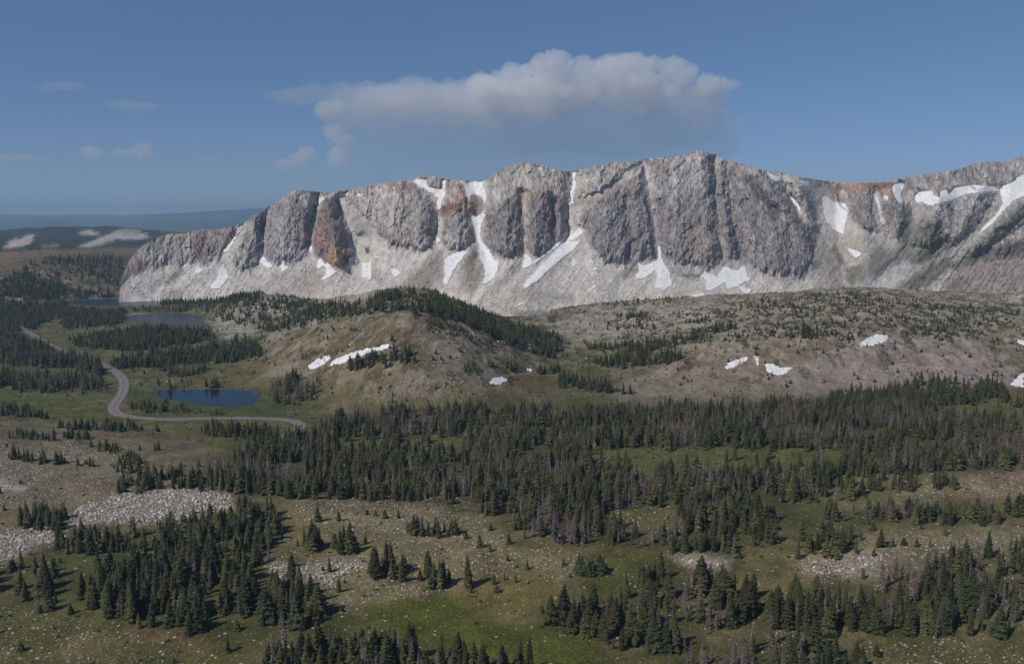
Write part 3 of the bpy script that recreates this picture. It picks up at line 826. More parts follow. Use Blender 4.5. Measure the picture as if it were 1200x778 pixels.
# (polyline, depth in m at both ends, width in survey units at both ends); positive = gully, negative = rib
creases = [
    ([(286, 262), (272, 285), (262, 300)], 16, 7, 5, 7),
    ([(300, 252), (294, 280), (288, 312)], -22, -10, 7, 10),
    ([(312, 246), (309, 275), (306, 300)], 26, 12, 4, 5),
    ([(347, 222), (335, 262), (330, 300)], -24, -16, 17, 17),
    ([(374, 228), (368, 262), (364, 292)], 42, 18, 6, 6),
    ([(381, 232), (390, 265), (394, 306)], -30, -46, 6, 15),
    ([(398, 238), (412, 275), (424, 310)], 30, 14, 8, 8),
    ([(430, 226), (444, 250), (450, 276)], -14, -10, 14, 14),
    ([(462, 216), (468, 250), (470, 285)], -20, -16, 12, 16),
    ([(490, 214), (494, 245), (492, 288)], -22, -18, 9, 10),
    ([(488, 212), (508, 230), (515, 248), (510, 285)], 30, 26, 6, 6),
    ([(533, 240), (536, 265), (538, 292)], -30, -24, 12, 12),
    ([(540, 214), (546, 230), (553, 245)], -16, -12, 6, 5),
    ([(556, 214), (560, 235), (562, 252), (560, 278), (572, 300), (576, 325)], 24, 12, 10, 8),
    ([(590, 238), (594, 265), (592, 298)], -20, -24, 12, 14),
    ([(612, 226), (614, 260), (615, 298)], 22, 16, 4, 5),
    ([(634, 226), (630, 255), (628, 296)], -18, -22, 10, 12),
    ([(648, 236), (650, 262), (650, 285)], 16, 10, 4, 4),
    ([(656, 240), (657, 262), (656, 276)], -14, -10, 5, 5),
    ([(671, 203), (669, 235), (666, 262), (664, 285)], 36, 24, 7, 6),
    ([(700, 205), (708, 240), (712, 290)], -22, -18, 18, 22),
    ([(735, 232), (736, 262), (740, 306)], 12, 12, 4, 5),
    ([(753, 190), (762, 232), (767, 268), (773, 302)], 20, 20, 5, 5),
    ([(742, 195), (744, 230), (752, 290)], -12, -12, 8, 8),
    ([(790, 190), (794, 240), (800, 300)], -20, -22, 16, 20),
    ([(822, 182), (824, 230), (830, 290)], -22, -16, 8, 12),
    ([(838, 186), (838, 232), (842, 268), (846, 300)], 20, 14, 5, 5),
    ([(846, 190), (848, 235), (856, 290)], -12, -14, 5, 8),
    ([(852, 192), (855, 225), (858, 258), (868, 300)], 14, 14, 4, 5),
    ([(862, 194), (885, 230), (905, 270), (915, 315)], -20, -22, 12, 20),
    ([(884, 212), (898, 236), (916, 254)], 12, 14, 5, 5),
    ([(888, 200), (912, 232), (935, 262), (950, 305)], -22, -22, 9, 8),
    ([(918, 214), (928, 236), (940, 258)], 20, 18, 5, 6),
    ([(930, 212), (946, 236), (954, 262)], -24, -20, 8, 6),
    ([(978, 224), (980, 262), (984, 300), (990, 345)], 60, 40, 20, 20),
    ([(1008, 222), (1010, 250), (1010, 284)], -40, -26, 13, 16),
    ([(1026, 226), (1031, 244), (1035, 264)], 18, 12, 5, 5),
    ([(1044, 232), (1050, 252), (1054, 278)], -22, -18, 9, 9),
    ([(1058, 222), (1072, 260), (1062, 290), (1020, 335)], 24, 16, 8, 9),
    ([(1100, 232), (1096, 262), (1080, 300), (1060, 320)], -26, -16, 12, 12),
    ([(1170, 225), (1150, 270), (1120, 300), (1080, 330)], 26, 14, 9, 9),
    ([(1150, 226), (1130, 260), (1110, 292)], -18, -12, 9, 10),
    ([(1230, 240), (1180, 275), (1140, 296)], -20, -18, 12, 12),
    ([(1215, 226), (1180, 258), (1140, 290)], -26, -18, 7, 8),
    ([(1215, 256), (1165, 285), (1120, 314)], 18, 12, 7, 8),
    ([(1135, 296), (1095, 320), (1050, 344)], -20, -14, 9, 10),
    ([(1090, 258), (1050, 298), (1010, 332)], -20, -12, 8, 10),
    ([(1112, 284), (1070, 310), (1030, 328)], 15, 10, 6, 7),
    # talus cones and spurs
    ([(520, 290), (495, 315), (470, 338)], -20, -10, 8, 14),
    ([(556, 290), (550, 312), (542, 340)], -16, -10, 8, 9),
    ([(600, 306), (585, 325), (562, 345)], -12, -8, 8, 10),
    ([(664, 290), (635, 320), (600, 350)], -14, -14, 12, 20),
    ([(362, 305), (345, 325), (315, 345)], -12, -8, 8, 12),
    ([(255, 308), (225, 330), (195, 348)], -12, -8, 8, 12),
    ([(440, 285), (450, 310), (440, 340)], -10, -8, 14, 18),
    ([(772, 305), (775, 325), (778, 345)], -8, -10, 12, 20),
]


def crease_field(px, py):
    out = np.zeros(px.shape)
    wx = px + 6 * fbm(px / 22, py / 20, 91, 4, .6); wy = py
    for line, a0, a1, w0, w1 in creases:
        P = np.array(line, float)
        L = np.concatenate([[0], np.cumsum(np.hypot(*np.diff(P, axis=0).T))]); L /= L[-1]
        bd = np.full(px.shape, 1e9); bt = np.zeros(px.shape)
        for i in range(len(P) - 1):
            vx, vy = P[i + 1] - P[i]
            t = np.clip(((wx - P[i, 0]) * vx + (wy - P[i, 1]) * vy) / (vx * vx + vy * vy), 0, 1)
            d = np.hypot(wx - P[i, 0] - t * vx, (wy - P[i, 1] - t * vy))
            c = d < bd
            bd = np.where(c, d, bd); bt = np.where(c, L[i] + t * (L[i + 1] - L[i]), bt)
        A = a0 + (a1 - a0) * bt; Wd = w0 + (w1 - w0) * bt
        q = bd / Wd
        # ribs have a sharp crest, gullies a sharp bed
        out += 1.45 * A * np.clip(1 - q / 1.75, 0, 1) ** 1.12
    return out


SNOWM = None
fans = [
    [(396, 230), (412, 240), (430, 256), (442, 272), (454, 284), (440, 322), (404, 322), (418, 302), (412, 278), (401, 248)],
    [(374, 230), (379, 238), (371, 262), (367, 290), (373, 304), (352, 320), (340, 318), (361, 296), (366, 262)],
    [(509, 238), (521, 248), (517, 280), (524, 300), (500, 334), (466, 342), (490, 314), (506, 294), (509, 272)],
    [(549, 248), (567, 250), (567, 284), (590, 308), (594, 332), (536, 348), (544, 316), (557, 300), (555, 278)],
    [(611, 224), (617, 224), (618, 295), (630, 306), (604, 338), (586, 334), (611, 300)],
    [(663, 236), (678, 238), (673, 262), (690, 268), (687, 286), (694, 312), (600, 352), (622, 312), (644, 296), (663, 274)],
    [(668, 236), (700, 224), (728, 206), (746, 191), (754, 194), (736, 216), (706, 236), (680, 246)],
    [(753, 191), (758, 191), (766, 234), (774, 294), (796, 322), (736, 334), (768, 300), (761, 240)],
    [(838, 188), (841, 188), (844, 250), (853, 300), (884, 320), (816, 330), (847, 304), (840, 250)],
    [(948, 213), (976, 220), (986, 240), (1002, 262), (1044, 280), (1032, 302), (1006, 322), (992, 347), (936, 347), (954, 300), (960, 265), (953, 240)],
    [(278, 264), (292, 259), (283, 285), (270, 300), (278, 318), (252, 342), (226, 347), (254, 314), (261, 298)],
    [(309, 247), (314, 246), (311, 280), (314, 306), (332, 320), (288, 332), (302, 308), (307, 280)],
    [(1022, 222), (1030, 224), (1037, 262), (1030, 272), (1024, 250)],
    [(1064, 225), (1084, 240), (1076, 270), (1056, 300), (1030, 330), (1000, 340), (1040, 300), (1064, 262)],
    [(1176, 228), (1190, 234), (1150, 280), (1120, 300), (1090, 322), (1110, 296), (1150, 262)],
    [(476, 208), (490, 208), (520, 236), (516, 246), (506, 236), (488, 220)],
    [(536, 211), (572, 210), (572, 240), (566, 252), (552, 240)],
    [(892, 198), (960, 211), (950, 222), (925, 214), (905, 212)],
]


def fan_mask(px, py):
    wx = px + 7 * fbm(px / 11, py / 17, 621, 5, .65); wy = py + 8 * fbm(px / 10, py / 12, 623, 4, .6)
    return np.clip(MS.sample(FANM, wx, wy) * 1.15, 0, 1)




def mtn_depth(px, py, detail=True):
    yc = crest_smooth(px); yb = np.maximum(base_smooth(px), yc + 4); yf = np.maximum(I(foot_pts, px), yb + 3)
    Yf = I(footY_pts, px)
    Yb = Yf + (yf - yb) * 2.7
    v = py
    setback = 150 * np.exp(-((px - 990) / 45.) ** 2) + 60 * sstep(1040, 1200, px)
    Yc = Yb + (yb - yc) * 2.05 + setback
    tal = Yf + (yf - v) * (Yb - Yf) / (yf - yb)
    cl = np.clip((yb - v) / (yb - yc), 0, 1.4)
    cliff = Yb + (Yc - Yb) * (.78 * cl + .22 * cl ** 2.2)
    D = np.where(v > yb, tal, cliff)
    w_cl = sstep(6, -14, v - base_rag(px, py)) * (1 - .85 * fan_mask(px, py))            # 1 on the cliff
    fade = sstep(138, 180, px)
    cf = crease_field(px, py)
    D = D + cf * fade * (.35 + .65 * np.maximum(w_cl, .4))
    sm_ = (1.0 if SNOWM is None else 1 - MS.sample(SNOWM, px, py)) if detail else 0.0
    fade = fade * sm_
    # vertical ribbing
    rib = ridged(px / 26 + .3 * fbm(px / 40, py / 60, 5, 2), py / 95, 71, 3)
    D = D - 7 * rib * w_cl * fade
    if detail:
        sh_ = .35 * py * np.where(px > 860, -.9, .35)      # joints lean along the face
        qx = px + sh_ + 3 * fbm(px / 30, py / 40, 90, 2)
        t1, v1, e1 = facets(qx / 20, py / 46, 700); t2, v2, e2 = facets(qx / 7 + .3, py / 22, 720); t3, v3, e3 = facets((px - .3 * py) / 3.0, py / 6.5, 740)
        D = D - (3.5 * t1 + 4.2 * t2 + 3.4 * t3) * w_cl * fade
        dg = np.where(px > 850, -.8, .75)
        D = D - 6.5 * ridged((px + dg * py) / 19, (py - .5 * dg * px) / 60, 95, 3, .6) * w_cl * fade
        r2 = ridged(px / 8.5 + .4 * fbm(px / 15, py / 25, 6, 2), py / 24, 73, 4, .6)
        r3 = fbm(px / 3.4, py / 5.5, 75, 4, .62)
        r4 = ridged((px + .45 * py) / 13, (py - .2 * px) / 30, 78, 3)
        D = D - (3.2 * r2 + 2.2 * r3 + 3.2 * r4) * w_cl * fade
        tl = (1 - w_cl) * fade
        rf = 1 + 1.6 * sstep(1040, 1100, px)
        D = D - tl * rf * (3.0 * fbm(px / 12, py / 9, 81, 3) + 2.4 * fbm((px + .7 * py) / 5, py / 40, 82, 3) + .8 * fbm(px / 2.6, py / 2.2, 83, 3))
    return D


def base_rag(px, py):
    return I(base_pts, px) + 9 * ridged(px / 13 + .02 * py, py / 40, 66, 3, .6) - 3 + 3.0 * perlin(px / 3.5, py / 9, 67)


MS = Sheet(100, 1440, 160, 400, .5)
FANM = MS.zeros()
for p_ in fans:
    MS.fill(p_, FANM)
FANM = MS.blur(FANM, 1.5)
mtn_layers = [
    # poly, colour, blur, strength
    ([(575, 212), (600, 196), (640, 195), (670, 203), (730, 190), (752, 190), (722, 215), (702, 232), (672, 240), (650, 226), (625, 228), (590, 240), (575, 232)], (154, 148, 141), 2, .85),
    ([(375, 232), (420, 224), (480, 214), (474, 236), (460, 265), (445, 280), (425, 280), (412, 262), (400, 240)], (156, 148, 141), 4, .7),
    ([(420, 250), (440, 262), (436, 280), (424, 278), (412, 264)], (132, 126, 120), 3, .6),
    ([(775, 215), (798, 190), (826, 184), (824, 222), (792, 240), (778, 236)], (150, 145, 142), 4, .7),
    ([(590, 236), (612, 228), (613, 300), (590, 304), (566, 286), (573, 256)], (108, 100, 100), 3, .75),
    ([(617, 236), (640, 222), (665, 240), (660, 280), (642, 296), (618, 298)], (112, 103, 102), 3, .75),
    ([(690, 242), (730, 215), (765, 225), (800, 240), (832, 200), (852, 190), (892, 205), (927, 245), (957, 300), (947, 327), (890, 322), (860, 304), (790, 306), (740, 308), (702, 304), (686, 270)], (115, 109, 109), 5, .75),
    ([(306, 248), (330, 233), (347, 223), (372, 226), (366, 292), (352, 309), (310, 306)], (122, 115, 117), 4, .7),
    ([(314, 262), (330, 250), (345, 262), (338, 296), (322, 300)], (146, 141, 142), 4, .5),
    ([(227, 272), (245, 268), (252, 298), (240, 310), (226, 302)], (112, 94, 98), 2, .85),
    ([(148, 320), (160, 300), (170, 302), (173, 318), (156, 323)], (128, 106, 110), 2, .8),
    ([(165, 292), (200, 276), (225, 274), (224, 305), (212, 312), (176, 312)], (132, 126, 122), 3, .7),
    ([(206, 277), (224, 275), (222, 284), (210, 282)], (128, 114, 82), 2, .7),
    ([(250, 272), (280, 265), (285, 266), (262, 298), (252, 306)], (134, 118, 114), 3, .7),
    ([(276, 300), (286, 262), (300, 252), (304, 300), (292, 315), (276, 318)], (132, 128, 124), 3, .7),
    ([(297, 256), (309, 248), (309, 290), (301, 300)], (92, 85, 88), 2, .8),  # shaded right side of the buttress, painted into the rock colour
    # the brown pyramid
    ([(380, 231), (392, 245), (401, 265), (415, 300), (398, 315), (370, 302), (366, 282), (371, 252)], (112, 94, 86), 2, .95),
    ([(382, 232), (396, 256), (388, 256), (378, 252), (374, 248)], (112, 102, 90), 2, .8),
    ([(386, 290), (400, 290), (404, 306), (398, 314), (384, 310)], (152, 118, 80), 3, .85),
    ([(370, 272), (384, 270), (384, 286), (372, 292)], (128, 92, 82), 3, .7),
    # reddish tops
    ([(448, 213), (480, 210), (498, 222), (490, 234), (470, 228), (452, 222)], (138, 114, 104), 4, .75),
    ([(516, 244), (528, 238), (542, 240), (552, 248), (534, 251), (520, 252), (515, 258)], (122, 84, 70), 2, .9),
    ([(534, 214), (543, 215), (554, 246), (548, 250), (538, 240), (530, 234)], (152, 120, 100), 2, .85),
    ([(552, 229), (566, 231), (568, 246), (557, 255), (549, 243)], (126, 106, 86), 1.5, .95),
    ([(612, 222), (622, 222), (642, 221), (666, 237), (700, 231), (740, 210), (742, 214), (704, 238), (680, 243), (660, 246), (640, 228), (618, 236)], (124, 102, 90), 2, .6),
    ([(640, 198), (665, 202), (664, 235), (648, 222), (640, 220)], (148, 134, 122), 3, .6),
    ([(612, 224), (620, 222), (622, 236), (614, 240)], (158, 136, 112), 2, .8),
    ([(800, 260), (842, 250), (858, 300), (840, 318), (806, 300)], (136, 120, 110), 8, .45),
    ([(852, 188), (890, 200), (884, 206), (866, 204), (858, 196)], (156, 138, 128), 2, .7),
    ([(735, 192), (748, 191), (766, 228), (775, 302), (770, 302), (758, 232)], (150, 143, 138), 1.5, .6),
    ([(817, 182), (823, 182), (828, 222), (840, 262), (848, 296), (843, 298), (832, 262), (822, 222)], (152, 146, 142), 1.5, .6),
    ([(847, 190), (852, 192), (857, 236), (858, 254), (854, 254), (850, 236)], (156, 150, 142), 1.2, .6),
    ([(770, 302), (800, 310), (840, 322), (858, 306), (880, 308), (860, 325), (800, 326), (770, 320)], (150, 145, 142), 4, .6),
    # dark gully and ledge streaks, scrub blobs
    ([(882, 212), (892, 218), (910, 238), (916, 248), (912, 250), (896, 238), (884, 222)], (72, 70, 70), 1.5, .8),
    ([(918, 252), (940, 258), (952, 272), (944, 272), (926, 258)], (82, 80, 78), 2, .6),
    ([(418, 272), (426, 270), (427, 276), (420, 278)], (62, 62, 58), 1, .9),
    ([(426, 288), (434, 290), (432, 298), (428, 296)], (62, 62, 58), 1, .95),
    ([(720, 322), (735, 314), (752, 310), (748, 318), (730, 328)], (112, 108, 96), 2, .7),
    ([(800, 320), (820, 322), (820, 325), (800, 324)], (88, 90, 80), 1, .8),
    # bowl and saddle
    ([(952, 214), (972, 216), (978, 232), (966, 236), (962, 262), (958, 262), (952, 236)], (158, 148, 140), 3, .8),
    ([(970, 218), (1046, 213), (1050, 236), (1034, 226), (1000, 228), (984, 236), (974, 230)], (142, 110, 88), 2, .85),
    ([(984, 226), (994, 224), (994, 232), (986, 234)], (156, 154, 148), 1, .8),
    ([(1012, 215), (1046, 213.5), (1042, 222), (1020, 221)], (104, 90, 76), 1.5, .8),
    ([(1000, 240), (1012, 222), (1024, 236), (1030, 266), (1016, 272), (998, 262)], (122, 115, 114), 3, .8),
    ([(1036, 240), (1050, 236), (1060, 262), (1054, 276), (1040, 268)], (112, 106, 106), 3, .8),
    ([(958, 262), (980, 275), (1000, 270), (1050, 282), (1040, 300), (1010, 315), (1000, 340), (960, 345), (955, 300)], (164, 154, 145), 4, .8),
    ([(962, 282), (975, 290), (992, 310), (1000, 335), (980, 346), (966, 320)], (152, 138, 126), 4, .6),
    ([(976, 284), (988, 300), (992, 314), (984, 310), (978, 296)], (98, 96, 74), 2, .7),
    ([(994, 314), (1010, 308), (1012, 326), (1002, 336), (994, 332)], (92, 92, 70), 2, .8),
    # right flank
    ([(1056, 240), (1075, 232), (1090, 245), (1160, 228), (1200, 240), (1200, 290), (1120, 305), (1070, 320), (1010, 340), (1000, 336), (1030, 290)], (140, 135, 130), 4, .8),
    ([(1006, 322), (1018, 300), (1032, 290), (1042, 296), (1060, 285), (1070, 262), (1090, 260), (1108, 278), (1112, 294), (1075, 308), (1030, 320), (1010, 332)], (104, 102, 90), 3, .75),
    ([(1054, 262), (1058, 240), (1066, 240), (1070, 258), (1064, 288), (1054, 284)], (86, 84, 66), 2, .8),
    ([(1088, 288), (1094, 262), (1102, 256), (1104, 284)], (88, 86, 68), 2, .75),
    ([(1132, 266), (1136, 252), (1139, 262), (1136, 280), (1130, 276)], (78, 78, 62), 1.5, .8),
    ([(1072, 306), (1090, 296), (1104, 298), (1096, 304), (1078, 310)], (74, 74, 62), 2, .8),
    ([(1100, 282), (1122, 276), (1120, 288), (1104, 292)], (84, 82, 70), 2, .7),
    ([(1138, 292), (1162, 272), (1200, 236), (1210, 240), (1200, 256), (1172, 282), (1144, 294)], (84, 82, 70), 2, .75),
    ([(1002, 340), (1020, 324), (1040, 316), (1064, 305), (1072, 312), (1046, 332), (1014, 342)], (166, 162, 160), 2, .9),
    ([(1040, 342), (1075, 318), (1110, 300), (1120, 312), (1100, 328), (1070, 345)], (96, 94, 72), 3, .85),
    ([(1112, 308), (1150, 290), (1210, 280), (1210, 304), (1150, 309), (1118, 318)], (96, 89, 84), 2, .85),
    ([(1100, 332), (1140, 309), (1210, 303), (1210, 350), (1110, 350)], (140, 124, 114), 3, .85),
    ([(1112, 335), (1130, 322), (1134, 330), (1120, 345)], (100, 92, 76), 3, .6),
    # talus tints
    ([(590, 350), (640, 318), (672, 286), (676, 290), (650, 320), (620, 345), (600, 358)], (170, 155, 140), 3, .8),
    ([(556, 360), (600, 335), (640, 312), (640, 330), (600, 365)], (168, 158, 148), 4, .6),
    ([(455, 345), (480, 322), (512, 290), (520, 300), (520, 334), (490, 345)], (138, 124, 112), 4, .75),
    ([(535, 338), (540, 312), (556, 286), (560, 300), (566, 325), (556, 345)], (132, 122, 108), 3, .75),
    ([(546, 310), (552, 292), (560, 288), (558, 306), (550, 318)], (98, 96, 82), 2, .7),
    ([(566, 348), (590, 322), (612, 300), (614, 312), (590, 335)], (134, 124, 114), 3, .6),
    ([(620, 345), (660, 340), (680, 348), (650, 356), (610, 356)], (138, 132, 132), 4, .6),
    ([(600, 366), (660, 362), (662, 378), (600, 376)], (118, 112, 114), 2, .8),
    ([(270, 352), (300, 335), (330, 318), (345, 320), (320, 342), (300, 350)], (148, 140, 146), 4, .7),
    ([(315, 345), (350, 322), (370, 306), (385, 330), (370, 345), (330, 352)], (158, 146, 136), 4, .7),
    ([(150, 345), (175, 325), (215, 314), (200, 330), (170, 350)], (146, 144, 144), 4, .6),
    ([(190, 335), (204, 320), (214, 311), (216, 318), (206, 328), (196, 332)], (88, 88, 70), 2, .85),
    ([(196, 350), (200, 338), (215, 338), (212, 352)], (126, 112, 100), 4, .5),
    ([(436, 326), (440, 308), (446, 320), (448, 334)], (136, 126, 112), 2, .6),
    ([(700, 335), (735, 322), (738, 330), (712, 342), (700, 342)], (150, 145, 136), 3, .5),
]


def paint_mtn(px, py):
    w_cl = (sstep(3, -4, py - base_rag(px, py)) * (1 - .9 * fan_mask(px, py)))[..., None]
    tal = lin((196, 189, 182)); clf = lin((160, 153, 149))
    fn = fbm((px + .6 * py) / 16, (py - .3 * px) / 40, 41, 3)[..., None]
    shr = 1.1 * fbm(px / 90, py * 0 + 2.2, 64, 2) + .25
    stk = fbm((px + shr * (py - 300)) / 4.5, py / 55, 65, 4, .6)[..., None]
    tal = tal * (1 + .22 * fn + .30 * stk) * (1 + .06 * stk * np.array([1, 0, -1.]))
    # streaks run down the fall line
    st1 = fbm(px / 5 + .6 * fbm(px / 14, py / 30, 45, 2), py / 38, 43, 4, .6)[..., None]
    st2 = fbm(px / 2.2, py / 9, 47, 3, .6)[..., None]
    blot = fbm(px / 22, py / 30, 49, 4)[..., None]
    sh_ = .35 * py * np.where(px > 860, -.9, .35)
    qx = px + sh_ + 3 * fbm(px / 30, py / 40, 90, 2)
    _, v1, e1 = facets(qx / 20, py / 46, 700); _, v2, e2 = facets(qx / 7 + .3, py / 22, 720); _, v3, e3 = facets((px - .3 * py) / 3.0, py / 6.5, 740)
    fac = ((1 + .16 * (v1 - .5)) * (1 + .32 * (v2 - .5)) * (1 + .65 * (v3 - .5)))[..., None]
    rgb = clf * (1 + .42 * st1 + .42 * st2 + .55 * blot) * fac * w_cl + tal * (1 + .10 * st2 + .12 * fbm(px / 1.8, py / 1.5, 53, 2)[..., None]) * (1 - w_cl)
    wx = px + 5 * fbm(px / 9, py / 12, 55, 4, .6); wy = py + 5 * fbm(px / 9, py / 12, 57, 4, .6)
    mod = (1 + .26 * st1 + .30 * st2) * (fac * w_cl + (1 - w_cl))
    for poly, c, bl, s in mtn_layers:
        m = (MS.sample(MS.blur(MS.fill(poly), bl), wx, wy) * s)[..., None]
        mq = np.mean(np.array(poly, float), 0)
        cc = lin(c, 1.12 if mq[1] > float(I(base_pts, mq[0])) - 2 else 1.42); cc = cc * .8 + cc.mean() * .2
        rgb = rgb * (1 - m) + cc * mod * m
    # warm stain
    w = (sstep(.12, .5, fbm(px / 17, py / 22, 59, 4)))[..., None] * w_cl * .4
    rgb = rgb * (1 - w) + rgb * np.array([1.12, .93, .82]) * w
    # scrub specks on the right flank
    g = sstep(.18, .3, fbm((px - py) / 7, (px + py) / 3.5, 63, 3)) * sstep(1050, 1090, px) * sstep(225, 260, py)
    g = g[..., None] * .55
    rgb = rgb * (1 - g) + lin((84, 84, 66)) * g
    # light shale caught in the clefts, dark lichen on the faces
    return np.clip(rgb, .02, .62)


